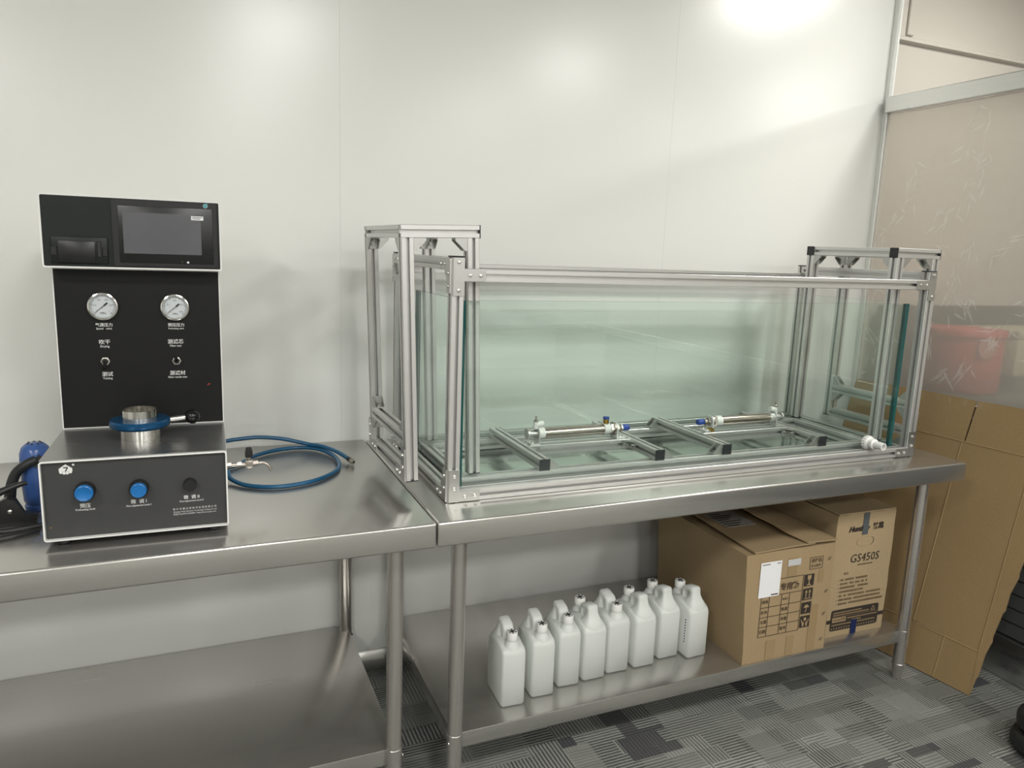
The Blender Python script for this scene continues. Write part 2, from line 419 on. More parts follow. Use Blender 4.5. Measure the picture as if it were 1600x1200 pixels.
# back wall: painted sandwich panels with fine joints, each its own piece
bm = B(); box(bm, -3.2, XP-0.01, 0.012, 0.07, 0.0, CEIL); wall = structure('wall_back', bm, 'wall', smooth=0)
seams = [-3.2, -2.717, -1.567, -0.417, 0.734, 1.886, XP-0.008]
for a, b in zip(seams[:-1], seams[1:]):
    bm = B(); box(bm, a+0.0001, b-0.0001, 0.0, 0.0125, 0.004, CEIL-0.002, 0.0004, 1); obj('wall_panel', bm, 'wall', wall)
bm = B(); prism(bm, [(0, 0), (-0.016, 0), (-0.014, 0.03), (-0.006, 0.058), (0, 0.0655)], (-3.2, -0.0005, 0.001), (0, 1, 0), (0, 0, 1), (XP+3.19, 0, 0)); structure('baseboard_back', bm, 'base_alu')
bm = B(); box(bm, XP-0.008, XP+0.014, -0.022, 0.03, 0.0, CEIL-0.002, 0.002, 1); structure('trim_1', bm, 'white_alu')
# the room beyond the partition
bm = B(); box(bm, XP+0.015, 7.2, 0.03, 0.10, 0.0, CEIL); bw = structure('wall_beyond', bm, 'beyond', smooth=0)
bm = B(); prism(bm, [(0, 0), (-0.022, 0.004), (-0.022, 0.014), (-0.014, 0.022), (0, 0.026)], (XP+0.016, 0.029, 2.280), (0, 1, 0), (0, 0, 1), (4.2, 0, 0)); structure('trim_2', bm, 'beyond')
bm = B(); box(bm, 2.985, 3.022, 0.018, 0.0295, 2.31, CEIL-0.002, 0.003, 1); structure('trim_3', bm, 'beyond')
# rear and side walls (seen only as soft reflections in the glossy panels and the steel)
bm = B(); box(bm, -3.2, 7.2, -7.27, -7.2, 0, CEIL); rw = structure('wall_rear', bm, 'rear', smooth=0)
bm = B(); box(bm, -3.1, 7.1, -7.198, -7.14, 0.42, 0.84, 0.004, 1); obj('added_reflection_band', bm, 'unseen_band', rw)  # unseen dark band, added so the glossy wall panels mirror a darker strip
bm = B(); box(bm, -3.27, -3.2, -7.2, 0.07, 0, CEIL); structure('wall_left', bm, 'rear', smooth=0)
bm = B(); box(bm, 7.2, 7.27, -7.2, 0.1, 0, CEIL); structure('wall_right', bm, 'beyond', smooth=0)

# glazed partition on the right
part = B(); box(part, XP-0.026, XP+0.026, -3.4, -0.024, 1.992, 2.052, 0.003, 1)
pr = structure('wall_partition', part, 'alu_rail')
bm = B(); box(bm, XP-0.024, XP+0.024, -3.4, -0.024, 0.0, 0.150, 0.004, 1); obj('base_rail', bm, 'alu_rail', pr)
bm = B(); box(bm, XP-0.010, XP+0.010, -3.4, -0.024, 0.88, 0.92, 0.003, 1); obj('middle_rail', bm, 'alu_rail', pr)
zz = 0.152
while zz < 0.87:
    bm = B(); prism(bm, [(0.010, 0), (-0.010, 0.003), (-0.010, 0.047), (0.010, 0.050)], (XP, -3.38, zz), (1, 0, 0), (0, 0, 1), (0, 3.35, 0)); obj('slat', bm, 'lower', pr); zz += 0.0515
pane = B(); box(pane, XP-0.004, XP+0.004, -3.38, -0.026, 0.922, 1.990); pane = obj('frosted_pane', pane, 'film', pr, 0)
bm = B(); box(bm, XP-0.004, XP+0.004, -3.38, -0.026, 2.054, CEIL-0.002); obj('clear_pane', bm, 'clear', pr, 0)
def leaves():
    bm = B(); rnd = random.Random(11)
    for _ in range(64):
        cy, cz = rnd.uniform(-1.5, -0.05), rnd.uniform(1.0, 1.95); n = rnd.randint(4, 8); base = rnd.uniform(0, 2*PI)
        sp = rnd.uniform(0.022, 0.045)
        for i in range(n):
            oy, oz = cy+rnd.uniform(-sp, sp), cz+rnd.uniform(-sp, sp)
            a = -PI/2 + rnd.uniform(-1.2, 1.2) if rnd.random() < 0.75 else base
            L, wd = rnd.uniform(0.035, 0.075), rnd.uniform(0.003, 0.0055)
            d = Vector((0, math.cos(a), math.sin(a))); s = Vector((0, -math.sin(a), math.cos(a)))
            o = Vector((XP-0.0043, oy, oz))
            q = [o, o+d*L*0.35+s*wd, o+d*L, o+d*L*0.35-s*wd]
            if all(-1.6 < p.y < -0.03 and 0.93 < p.z < 1.985 for p in q):
                bm.faces.new([bm.verts.new(p) for p in q])
        tw = rnd.uniform(0.05, 0.11); a = rnd.uniform(-0.5, 0.5)+PI/2
        d = Vector((0, math.cos(a), math.sin(a))); s = Vector((0, -math.sin(a), math.cos(a))); o = Vector((XP-0.0047, cy, cz-0.02))
        if cz+tw < 1.97 and cy > -1.45: bm.faces.new([bm.verts.new(o+d*t_+s*w_) for t_, w_ in ((0, -0.0007), (tw, -0.0004), (tw, 0.0004), (0, 0.0007))])
    o = obj('bamboo_leaf_print', bm, 'leaf', pane, 0); o['kind'] = 'stuff'; return o
leaves()

# ceiling lamps: those mirrored in the wall, plus rear rows added as fill
def lamp(x, y, label):
    t = thing('ceiling_lamp', label, 'lamp', (x, y, CEIL), group='square lamps set into the ceiling')
    bm = B(); s = 0.24
    for (a, b, c, d) in ((-s, s, -s, -s+0.018), (-s, s, s-0.018, s), (-s, -s+0.018, -s+0.018, s-0.018), (s-0.018, s, -s+0.018, s-0.018)):
        box(bm, a, b, c, d, -0.012, -0.0005)
    obj('frame', bm, 'white_edge', t)
    bm = B(); v = [bm.verts.new((x2, y2, -0.006)) for x2, y2 in ((-0.222, -0.222), (-0.222, 0.222), (0.222, 0.222), (0.222, -0.222))]; bm.faces.new(v)
    obj('diffuser', bm, 'lamp', t, 0)
for x in (-1.2, 0.85, 2.85, 4.85):
    lamp(x, -2.72, 'added square fill lamp out of view behind the camera')
    lamp(x, -4.50, 'added square fill lamp out of view behind the camera')  # this row and the next are added to fill the fronts and under-table shade
    lamp(x, -6.28, 'added square fill lamp out of view behind the camera')
lamp(3.07, -0.93, 'square ceiling lamp out of view above the cardboard sheet')

# ================================================================== STEEL TABLES
def table(name, label, x0, x1, y0, y1, lx, ly, shelf):
    H = 0.80; t = thing(name, label, 'table', ((x0+x1)/2, (y0+y1)/2, 0)); ox, oy = t.location.x, t.location.y
    bm = B(); box(bm, x0-ox, x1-ox, y0-oy, y1-oy, H-0.0586, H, 0.0050, 3); obj('tabletop', bm, 'steel_top', t)
    sx0, sx1, sy0, sy1 = shelf
    bm = B(); box(bm, sx0-ox, sx1-ox, sy0-oy, sy1-oy, 0.1325, 0.177, 0.0025, 2); obj('shelf', bm, 'steel_top', t)
    for x in lx:
        for y in ly:
            bm = B(); cyl(bm, (x-ox, y-oy, 0.052), (x-ox, y-oy, H-0.055), 0.0195, n=28); lg = obj('leg', bm, 'steel_pipe', t)
            bm = B(); lathe(bm, [(0.0, 0.001), (0.016, 0.001), (0.017, 0.02), (0.0195, 0.046), (0.0215, 0.05), (0.0215, 0.056), (0.0198, 0.058)], (x-ox, y-oy, 0), n=24); obj('foot', bm, 'steel_pipe', lg)
            bm = B(); lathe(bm, [(0.0196, 0.128), (0.0204, 0.129), (0.0204, 0.180), (0.0196, 0.181)], (x-ox, y-oy, 0), n=28, caps=False); obj('sleeve', bm, 'steel_pipe', lg)
            s = 1 if x > ox else -1
            bolt(lg, (x-ox+0.0202*s*0.9, y-oy-0.009, 0.160), '+x' if s > 0 else '-x', 1.1)
    return t
XS, XE, D = 0.8054, 2.5496, 0.7791
table('steel_table', 'stainless steel table with the black testing machine on it', -1.00, XS-0.0012, -D, -0.001, (-0.93, 0.7387), (-0.665, -0.035), (-0.945, 0.7480, -0.665, -0.012))
table('steel_table', 'stainless steel table carrying the glass tank, jerrycans on its shelf', XS+0.0012, XE, -D, -0.016, (0.8983, 2.5147), (-0.665, -0.050), (0.893, 2.520, -0.665, -0.018))

# ================================================================== TANK FRAME
FR = (0.867, -0.659, 0.8005); FROT = -0.0063
L, DT, HT = 1.573, 0.555, 0.587
fr = thing('tank_frame', 'slotted aluminium frame standing around the long glass tank', 'frame', FR, (0, 0, FROT))
for x in (0, L-S):
    for y in (0, DT-S):
        bm = B(); extr(bm, (x, y, 0), 'z', HT); p = obj('post', bm, 'alu', fr)
        bm = B(); box(bm, x-0.0005, x+S+0.0005, y-0.0005, y+S+0.0005, HT+0.0002, HT+0.0038, 0.001, 1); obj('end_cap', bm, 'black_cap', p)
def rail(parent, o, ax, ln, wide=1, mat='alu', name='rail'):
    bm = B(); extr(bm, o, ax, ln, wide); return obj(name, bm, mat, parent)
for y in (0, DT-S):
    rail(fr, (S, y, 0), 'x', L-2*S); rail(fr, (S, y, 0.532), 'x', L-2*S)
for x in (0, L-S):
    rail(fr, (x, S, 0), 'y', DT-2*S); rail(fr, (x, S, 0.557), 'y', DT-2*S)
TH = 0.004
def plate(parent, poly, o, u, v, w, bolts, face):
    bm = B(); prism(bm, poly, o, u, v, w); pl = obj('joining_plate', bm, 'alu_plate', parent)
    for b in bolts: bolt(pl, b, face)
    return pl
def Lpoly(sx, sy): return [(0, 0), (0.08*sx, 0), (0.08*sx, 0.026*sy), (0.027*sx, 0.026*sy), (0.027*sx, 0.08*sy), (0, 0.08*sy)]
# front bottom corners
a = 0.0022
plate(fr, Lpoly(1, 1), (a, -0.0003, a), (1, 0, 0), (0, 0, 1), (0, -TH, 0), [(0.0155, -TH-0.0003, 0.036), (0.0155, -TH-0.0003, 0.066), (0.043, -TH-0.0003, 0.015), (0.069, -TH-0.0003, 0.015)], '-y')
plate(fr, Lpoly(-1, 1), (L-a, -0.0003, a), (1, 0, 0), (0, 0, 1), (0, -TH, 0), [(L-0.0155, -TH-0.0003, 0.036), (L-0.0155, -TH-0.0003, 0.066), (L-0.043, -TH-0.0003, 0.015), (L-0.069, -TH-0.0003, 0.015)], '-y')
# front top corners: T plates
Tp = lambda s: [(0, -0.047), (0.027*s, -0.047), (0.027*s, -0.013), (0.080*s, -0.013), (0.080*s, 0.013), (0.027*s, 0.013), (0.027*s, 0.040), (0, 0.040)]
plate(fr, Tp(1), (a, -0.0003, 0.547), (1, 0, 0), (0, 0, 1), (0, -TH, 0), [(0.0155, -TH-0.0003, 0.577), (0.0155, -TH-0.0003, 0.512), (0.043, -TH-0.0003, 0.547), (0.069, -TH-0.0003, 0.547)], '-y')
plate(fr, Tp(-1), (L-a, -0.0003, 0.547), (1, 0, 0), (0, 0, 1), (0, -TH, 0), [(L-0.0155, -TH-0.0003, 0.577), (L-0.0155, -TH-0.0003, 0.512), (L-0.043, -TH-0.0003, 0.547), (L-0.069, -TH-0.0003, 0.547)], '-y')
# left and right faces: L plates
for X, fc, w in ((-0.0003, '-x', (-TH, 0, 0)), (L+0.0003, '+x', (TH, 0, 0))):
    X2 = X+w[0]
    for sy, y0 in ((1, a), (-1, DT-a)):
        plate(fr, Lpoly(sy, 1), (X, y0, a), (0, 1, 0), (0, 0, 1), w, [(X2, y0+0.0135*sy, 0.036), (X2, y0+0.0135*sy, 0.066), (X2, y0+0.041*sy, 0.015), (X2, y0+0.067*sy, 0.015)], fc)
        plate(fr, Lpoly(sy, -1), (X, y0, HT-a), (0, 1, 0), (0, 0, 1), w, [(X2, y0+0.0135*sy, HT-0.036), (X2, y0+0.0135*sy, HT-0.066), (X2, y0+0.041*sy, HT-0.015), (X2, y0+0.067*sy, HT-0.015)], fc)
for x in (S/2, L-S/2):
    gusset(fr, (x, S, S), (0, 1, 0), (0, 0, 1)); gusset(fr, (x, S, 0.557), (0, 1, 0), (0, 0, -1))
    gusset(fr, (x, DT-S, S), (0, -1, 0), (0, 0, 1)); gusset(fr, (x, DT-S, 0.557), (0, -1, 0), (0, 0, -1))

# ================================================================== GLASS TANK
GL, GD, GH, GT = 1.4775, 0.400, 0.486, 0.012
gt = thing('glass_tank', 'long rectangular greenish glass tank inside the aluminium frame', 'tank', (0.9015, -0.6275, 0.8015), (0, 0, FROT))
def pane_obj(name, x0, x1, y0, y1, z0, z1, thin):
    bm = B(); box(bm, x0, x1, y0, y1, z0, z1)
    o = obj(name, bm, 'glass', gt, 0, 'glass_edge')
    ax = 'xyz'.index(thin)
    for f in o.data.polygons:
        if abs(f.normal[ax]) < 0.5: f.material_index = 1
    return o
pane_obj('front_pane', GT+0.0004, GL-GT-0.0004, 0, GT, 0, GH, 'y')
pane_obj('back_pane', GT+0.0004, GL-GT-0.0004, GD-GT, GD, 0, GH, 'y')
pane_obj('side_pane', 0, GT, 0, GD, 0, GH, 'x')
pane_obj('side_pane', GL-GT, GL, 0, GD, 0, GH, 'x')
pane_obj('floor_pane', GT+0.0004, GL-GT-0.0004, GT+0.0004, GD-GT-0.0004, 0, GT, 'z')
# white drain fitting through the front pane
df = B(); c0 = Vector((1.362, 0, 0.050)); dr = Vector((0.0, -1, 0.0)).normalized()
lathe(df, [(0.0, 0.0003), (0.0205, 0.0003), (0.0205, 0.004), (0.0205, 0.014), (0.0185, 0.017), (0.0150, 0.018), (0.0150, 0.024)], c0, dr, 24)
dfo = obj('drain_fitting', df, 'pvc', gt)
bm = B()
for i in range(16):
    q = 2*PI*i/16; cc = c0+Vector((0.0205*math.cos(q), -0.008, 0.0205*math.sin(q)))
    box(bm, cc.x-0.0016, cc.x+0.0016, cc.y-0.006, cc.y+0.006, cc.z-0.0016, cc.z+0.0016)
obj('grip_ring', bm, 'pvc', dfo)
bm = B(); u, v = frame_axes(dr)
ro = [(0.0165, 0.024), (0.0165, 0.034), (0.0120, 0.037), (0.0120, 0.068), (0.0085, 0.068), (0.0085, 0.040)]
lathe(bm, ro, c0, dr, 24); obj('spout', bm, 'pvc', dfo)

# ================================================================== MOUNTING FRAME INSIDE THE TANK
mf = thing('mounting_frame', 'aluminium rail grid lying on the floor of the glass tank', 'frame', (1.62, -0.433, 0.8140), (0, 0, FROT))
mx, my = -1.62, 0.433
def mp(x, y): return (x+mx, y+my)
zb, zr = 0.0006, 0.0306
rail(mf, (*mp(0.916, -0.613), zb), 'x', 1.416); rail(mf, (*mp(0.916, -0.275), zb), 'x', 1.416)
rail(mf, (*mp(0.916, -0.583), zb), 'y', 0.308); rail(mf, (*mp(2.302, -0.583), zb), 'y', 0.308)
for x in (1.135, 1.491, 1.722, 2.087):
    r_ = rail(mf, (*mp(x, -0.6125), zr), 'y', 0.367, 1, 'alu', 'cross_rail')
    bm = B(); X, Y = mp(x, -0.6125); box(bm, X-0.0003, X+S+0.0003, Y-0.0032, Y-0.0002, zr-0.0003, zr+S+0.0003, 0.0008, 1); obj('end_cap', bm, 'black_cap', r_)
    left = x in (1.722, 2.087)
    X, Y = mp(x + (0 if left else S), 0)
    for yy in (-0.598, -0.262): gusset(mf, (X, yy+my, zr), ((-1 if left else 1), 0, 0), (0, 0, 1))
for xa, xb in ((1.165, 1.491), (1.752, 2.087)):
    rail(mf, (*mp(xa, -0.482), zr), 'x', xb-xa, 2, 'alu', 'middle_bar')
    gusset(mf, (xb+mx, -0.482+my, zr+S/2), (-1, 0, 0), (0, -1, 0)); gusset(mf, (xa+mx, -0.482+my, zr+S/2), (1, 0, 0), (0, -1, 0))

# ================================================================== CYLINDERS ON THE FRAME
def cylinder(label, xc, flip):
    t = thing('test_cylinder', label, 'cylinder', (xc, -0.452, 0.8750), (0, 0, FROT+(PI if flip else 0)))
    zc = 0.0275
    bm = B(); cyl(bm, (-0.105, 0, zc), (0.090, 0, zc), 0.0150, n=28); obj('barrel', bm, 'barrel', t)
    bm = B(); lathe(bm, [(0.0145, 0), (0.0168, 0.001), (0.0168, 0.020), (0.0150, 0.022)], (-0.124, 0, zc), (1, 0, 0), 24); e1 = obj('end_collar', bm, 'cap_white' if not flip else 'alu', t)
    bm = B(); lathe(bm, [(0.0145, 0), (0.0168, 0.001), (0.0168, 0.020), (0.0150, 0.022)], (0.088, 0, zc), (1, 0, 0), 24); e2 = obj('end_collar', bm, 'cap_white', t)
    # rear end disc, port and mounting feet
    bm = B(); cyl(bm, (-0.1560, 0, zc+0.001), (-0.1480, 0, zc+0.001), 0.0150, n=24); cyl(bm, (-0.148, 0, zc), (-0.124, 0, zc), 0.010, n=18); obj('rear_disc', bm, 'alu_plate', t)
    bm = B(); cyl(bm, (-0.128, 0, zc+0.014), (-0.128, 0, zc+0.034), 0.0078, n=16); cyl(bm, (-0.128, 0, zc+0.026), (-0.106, 0, zc+0.028), 0.0085, n=16)
    pt = obj('elbow_port', bm, 'cap_white', t)
    bm = B(); lathe(bm, [(0.0065, 0), (0.0065, 0.004), (0.002, 0.008), (0.002, 0.013), (0.0035, 0.014), (0.0035, 0.016)], (-0.128, 0, zc+0.034), (0, 0, 1), 12); obj('vent_nipple', bm, 'nickel', pt)
    for x, s in ((-0.124, -1), (0.127, 1)):
        bm = B()
        prism(bm, [(-0.018, 0.0), (0.018, 0.0), (0.018, 0.036), (0.010, 0.046), (-0.010, 0.046), (-0.018, 0.036)], (x, 0, 0), (0, 1, 0), (0, 0, 1), (0.003, 0, 0))
        box(bm, x+(0.003 if s > 0 else -0.026), x+(0.029 if s > 0 else 0.0), -0.018, 0.018, 0.0, 0.003)
        ft = obj('mounting_foot', bm, 'white_edge' if s > 0 else 'alu', t)
        bolt(ft, (x+0.016*s, -0.010, 0.003), '+z', 0.9); bolt(ft, (x+0.016*s, 0.010, 0.003), '+z', 0.9)
    bm = B(); cyl(bm, (0.110, 0, zc), (0.120, 0, zc), 0.0175, n=6); cyl(bm, (0.120, 0, zc), (0.127, 0, zc), 0.019, n=24); obj('lock_nut', bm, 'nickel', t)
    bm = B(); cyl(bm, (0.130, 0, zc), (0.139, 0, zc), 0.0125, n=6); cyl(bm, (0.139, 0, zc), (0.150, 0, zc), 0.0065, n=14); cyl(bm, (0.147, 0, zc), (0.153, 0, zc), 0.0105, n=6); obj('front_nut', bm, 'nickel', t)
    bm = B(); lathe(bm, [(0.0, 0), (0.0085, 0.0), (0.0095, 0.002), (0.0095, 0.020), (0.0080, 0.023), (0.0, 0.0235)], (0.1535, 0, zc), (1, 0, 0), 16); obj('plug', bm, 'blue_plug', t)
    if not flip:
        bm = B(); cyl(bm, (0.098, 0, zc+0.016), (0.098, 0, zc+0.030), 0.0085, n=8); bp = obj('brass_fitting', bm, 'brass', t)
        bm = B(); cyl(bm, (0.098, 0, zc+0.030), (0.098, 0, zc+0.036), 0.0092, n=16); obj('release_collar', bm, 'blue_plug', bp)
    else:
        bm = B(); cyl(bm, (0.134, 0.004, 0.004), (0.134, 0.024, 0.006), 0.006, n=8); obj('brass_fitting', bm, 'brass', t)
cylinder('steel cylinder with the blue plug and brass fitting, nearer the machine, inside the tank', 1.322, False)
cylinder('steel cylinder with its blue plug on the left end, by the white drain', 1.925, True)

# ================================================================== STRADDLING STANDS
def stand(label, loc, M, caps, outer):
    Wd, Dp, h = 0.191, 0.367, 0.612
    t = thing('aluminium_stand', label, 'stand', loc); t.rotation_euler = M.to_euler()
    for x in (0, Wd-S):
        for y in (0, Dp-S):
            bm = B(); extr(bm, (x, y, 0.003), 'z', h-S-0.003); p = obj('post', bm, 'alu', t)
            bm = B(); box(bm, x, x+S, y, y+S, 0.0, 0.0028, 0.0008, 1); obj('end_cap', bm, 'black_cap', p)
    for y in (0, Dp-S):
        r_ = rail(t, (0, y, h-S), 'x', Wd, name='top_rail')
        bm = B(); box(bm, Wd+0.0002, Wd+0.0030, y-0.0004, y+S+0.0004, h-S-0.0004, h+0.0004, 0.0008, 1); obj('end_cap', bm, 'black_cap', r_)
        if caps:
            bm = B(); box(bm, -0.0030, -0.0002, y-0.0004, y+S+0.0004, h-S-0.0004, h+0.0004, 0.0008, 1); obj('end_cap', bm, 'black_cap', r_)
    for x in (0, Wd-S): rail(t, (x, S, h-S), 'y', Dp-2*S, name='top_rail')
    xo = 0 if outer < 0 else Wd-S
    rail(t, (xo, S, 0.0), 'y', Dp-2*S, name='lower_rail'); rail(t, (xo, S, 0.088), 'y', Dp-2*S, name='lower_rail')
    for x in (S/2, Wd-S/2):
        gusset(t, (x, S, h-S), (0, 1, 0), (0, 0, -1)); gusset(t, (x, Dp-S, h-S), (0, -1, 0), (0, 0, -1))
    for y in (S/2, Dp-S/2):
        gusset(t, (S, y, h-S), (1, 0, 0), (0, 0, -1)); gusset(t, (Wd-S, y, h-S), (-1, 0, 0), (0, 0, -1))
    xc = xo+S/2
    for y, s in ((S, 1), (Dp-S, -1)):
        gusset(t, (xc, y, 0.088+S), (0, s, 0), (0, 0, 1)); gusset(t, (xc, y, 0.088), (0, s, 0), (0, 0, -1))
    X = xo-0.0003 if outer < 0 else xo+S+0.0003; w = (-TH*outer*-1, 0, 0) if outer < 0 else (TH, 0, 0); fc = '-x' if outer < 0 else '+x'
    w = (TH*outer, 0, 0); X2 = X+w[0]
    for sy, y0 in ((1, a), (-1, Dp-a)):
        plate(t, Lpoly(sy, 1), (X, y0, 0.002), (0, 1, 0), (0, 0, 1), w, [(X2, y0+0.0135*sy, 0.036), (X2, y0+0.0135*sy, 0.066), (X2, y0+0.041*sy, 0.015), (X2, y0+0.067*sy, 0.015)], fc)
    return t
def RM(yaw, tx, ty): return Matrix.Rotation(yaw, 3, 'Z') @ Matrix.Rotation(tx, 3, 'X') @ Matrix.Rotation(ty, 3, 'Y')
stand('four-post aluminium stand straddling the tank end near the machine, open rail ends', (0.7785, -0.6115, 0.8457), RM(0.0157, 0.0021, -0.033), False, -1)
stand('four-post aluminium stand straddling the tank end by the cardboard, black square caps', (2.3240, -0.6170, 0.8457), RM(0.020, 0.002, 0.002), True, 1)

# ================================================================== TESTING MACHINE
MW, HB, YC, DP = 0.3378, 0.1634, 0.2615, 0.425
mc = thing('testing_machine', 'black filter testing machine with touch screen, gauges and blue knobs', 'machine', (0.034, -0.6843, 0.815), (0, 0, -0.0252))
def rrect(x0, x1, z0, z1, r, n=4):
    pts = []
    for cx, cz, a0 in ((x1-r, z0+r, -PI/2), (x1-r, z1-r, 0), (x0+r, z1-r, PI/2), (x0+r, z0+r, PI)):
        for i in range(n+1):
            q = a0+PI/2*i/n; pts.append((cx+r*math.cos(q), cz+r*math.sin(q)))
    return pts
def shell(name, x0, x1, z0, z1, y0, y1, rim, r, mat_rim, mat_panel, inset, panel_name):
    """white box with a recessed dark panel in its front; the rim is a real rounded frame"""
    bm = B(); o = rrect(x0, x1, z0, z1, r); i = rrect(x0+rim, x1-rim, z0+rim, z1-rim, max(r-rim, 0.001))
    A = [bm.verts.new((x, y0, z)) for x, z in o]; I = [bm.verts.new((x, y0, z)) for x, z in i]
    J = [bm.verts.new((x, y0+inset, z)) for x, z in i]; K = [bm.verts.new((x, y1, z)) for x, z in o]
    n = len(A)
    for k in range(n):
        m = (k+1) % n
        bm.faces.new((A[k], A[m], I[m], I[k])); bm.faces.new((I[k], I[m], J[m], J[k])); bm.faces.new((A[m], A[k], K[k], K[m]))
    bm.faces.new(list(reversed(K))); bm.faces.new(list(reversed(J)))
    bmesh.ops.recalc_face_normals(bm, faces=bm.faces[:])
    sh = obj(name, bm, mat_rim, mc)
    bm = B(); prism(bm, rrect(x0+rim+0.0004, x1-rim-0.0004, z0+rim+0.0004, z1-rim-0.0004, max(r-rim, 0.001)), (0, y0+inset-0.0002, 0), (1, 0, 0), (0, 0, 1), (0, -0.0012, 0))
    obj(panel_name, bm, mat_panel, sh); return sh
base = shell('base_housing', 0, MW, 0, HB-0.0012, 0, DP, 0.0030, 0.006, 'white_edge', 'panel', 0.010, 'front_panel')
bm = B(); box(bm, 0.001, MW-0.001, 0.004, YC-0.001, HB-0.0010, HB+0.0004); obj('steel_cover', bm, 'steel_dark', mc)
shell('column_housing', 0.001, MW-0.001, HB+0.001, 0.5220, YC, DP, 0.0022, 0.003, 'white_edge', 'panel2', 0.0015, 'column_panel')
shell('head_housing', -0.0050, MW+0.0050, 0.5240, 0.6755, 0.2050, DP, 0.0034, 0.006, 'white_edge', 'head', 0.0015, 'head_panel')
for x in (0.03, MW-0.03):
    for y in (0.03, DP-0.03):
        bm = B(); lathe(bm, [(0.0, -0.0146), (0.011, -0.0146), (0.013, -0.012), (0.013, -0.0002)], (x, y, 0), n=16); obj('foot', bm, 'rubber', mc)
# --- head: touch screen and printer
yh = 0.2050 + 0.0003
bm = B(); prism(bm, rrect(0.1285, 0.3350, 0.5305, 0.6700, 0.004), (0, yh, 0), (1, 0, 0), (0, 0, 1), (0, -0.005, 0)); bz = obj('screen_bezel', bm, 'bezel', mc)
bm = B(); box(bm, 0.1400, 0.3260, yh-0.0075, yh-0.0051, 0.5385, 0.6580, 0.002, 2); obj('inner_bezel', bm, 'bezel', bz)
bm = B(); box(bm, 0.1490, 0.3020, yh-0.0084, yh-0.0076, 0.5580, 0.6440); obj('touch_screen', bm, 'screen', bz, 0)
bm = B(); flat(bm, 0.2830, 0.3075, 0.6330, 0.6415, yh-0.0085); st = obj('sticker', bm, 'paper', bz, 0)
bm = B(); box(bm, 0.2850, 0.3050, yh-0.0094, yh-0.0091, 0.6383, 0.6396); box(bm, 0.2860, 0.3005, yh-0.0094, yh-0.0091, 0.6352, 0.6364); obj('sticker_print', bm, 'print_dark', st, 0)
bm = B(); lathe(bm, [(0.0016, 0), (0.0024, 0), (0.0024, 0.0004), (0.0016, 0.0004)], (0.2735, yh-0.0076, 0.5415), (0, -1, 0), 14); obj('power_mark', bm, 'print_white', bz)
bm = B(); cyl(bm, (0.262, yh-0.0076, 0.5425), (0.262, yh-0.0080, 0.5425), 0.0014, n=10); obj('indicator', bm, 'print_faint', bz)
bm = B(); cyl(bm, (0.3125, yh-0.0051, 0.6645), (0.3125, yh-0.0056, 0.6645), 0.0046, n=20); lg = obj('maker_mark', bm, 'print_white', bz)
bm = B(); lathe(bm, [(0.0022, 0), (0.0040, 0), (0.0040, 0.0003), (0.0022, 0.0003)], (0.3125, yh-0.0057, 0.6645), (0, -1, 0), 16); prism(bm, [(0.002, 0.0035), (0.0065, 0.0062), (0.0062, 0.0072), (0.0015, 0.0048)], (0.3125, yh-0.0057, 0.6645), (1, 0, 0), (0, 0, 1), (0, -0.0004, 0)); obj('mark_ring', bm, 'teal', lg)
bm = B(); box(bm, 0.0130, 0.1180, yh-0.0045, yh, 0.5330, 0.5890, 0.003, 2); pn = obj('printer_door', bm, 'head', mc)
bm = B(); box(bm, 0.0260, 0.0945, yh-0.0068, yh-0.0046, 0.5350, 0.5800, 0.0012, 2); obj('paper_cover', bm, 'bezel', pn)
bm = B(); box(bm, 0.0980, 0.1060, yh-0.0072, yh-0.0046, 0.5480, 0.5810, 0.001, 1); obj('latch', bm, 'black', pn)
bm = B(); box(bm, 0.0135, 0.0240, yh-0.0056, yh-0.0046, 0.5500, 0.5680, 0.0008, 1); obj('side_grip', bm, 'bezel', pn)
bm = B(); box(bm, 0.1080, 0.1175, yh-0.0056, yh-0.0046, 0.5500, 0.5680, 0.0008, 1); obj('side_grip', bm, 'bezel', pn)
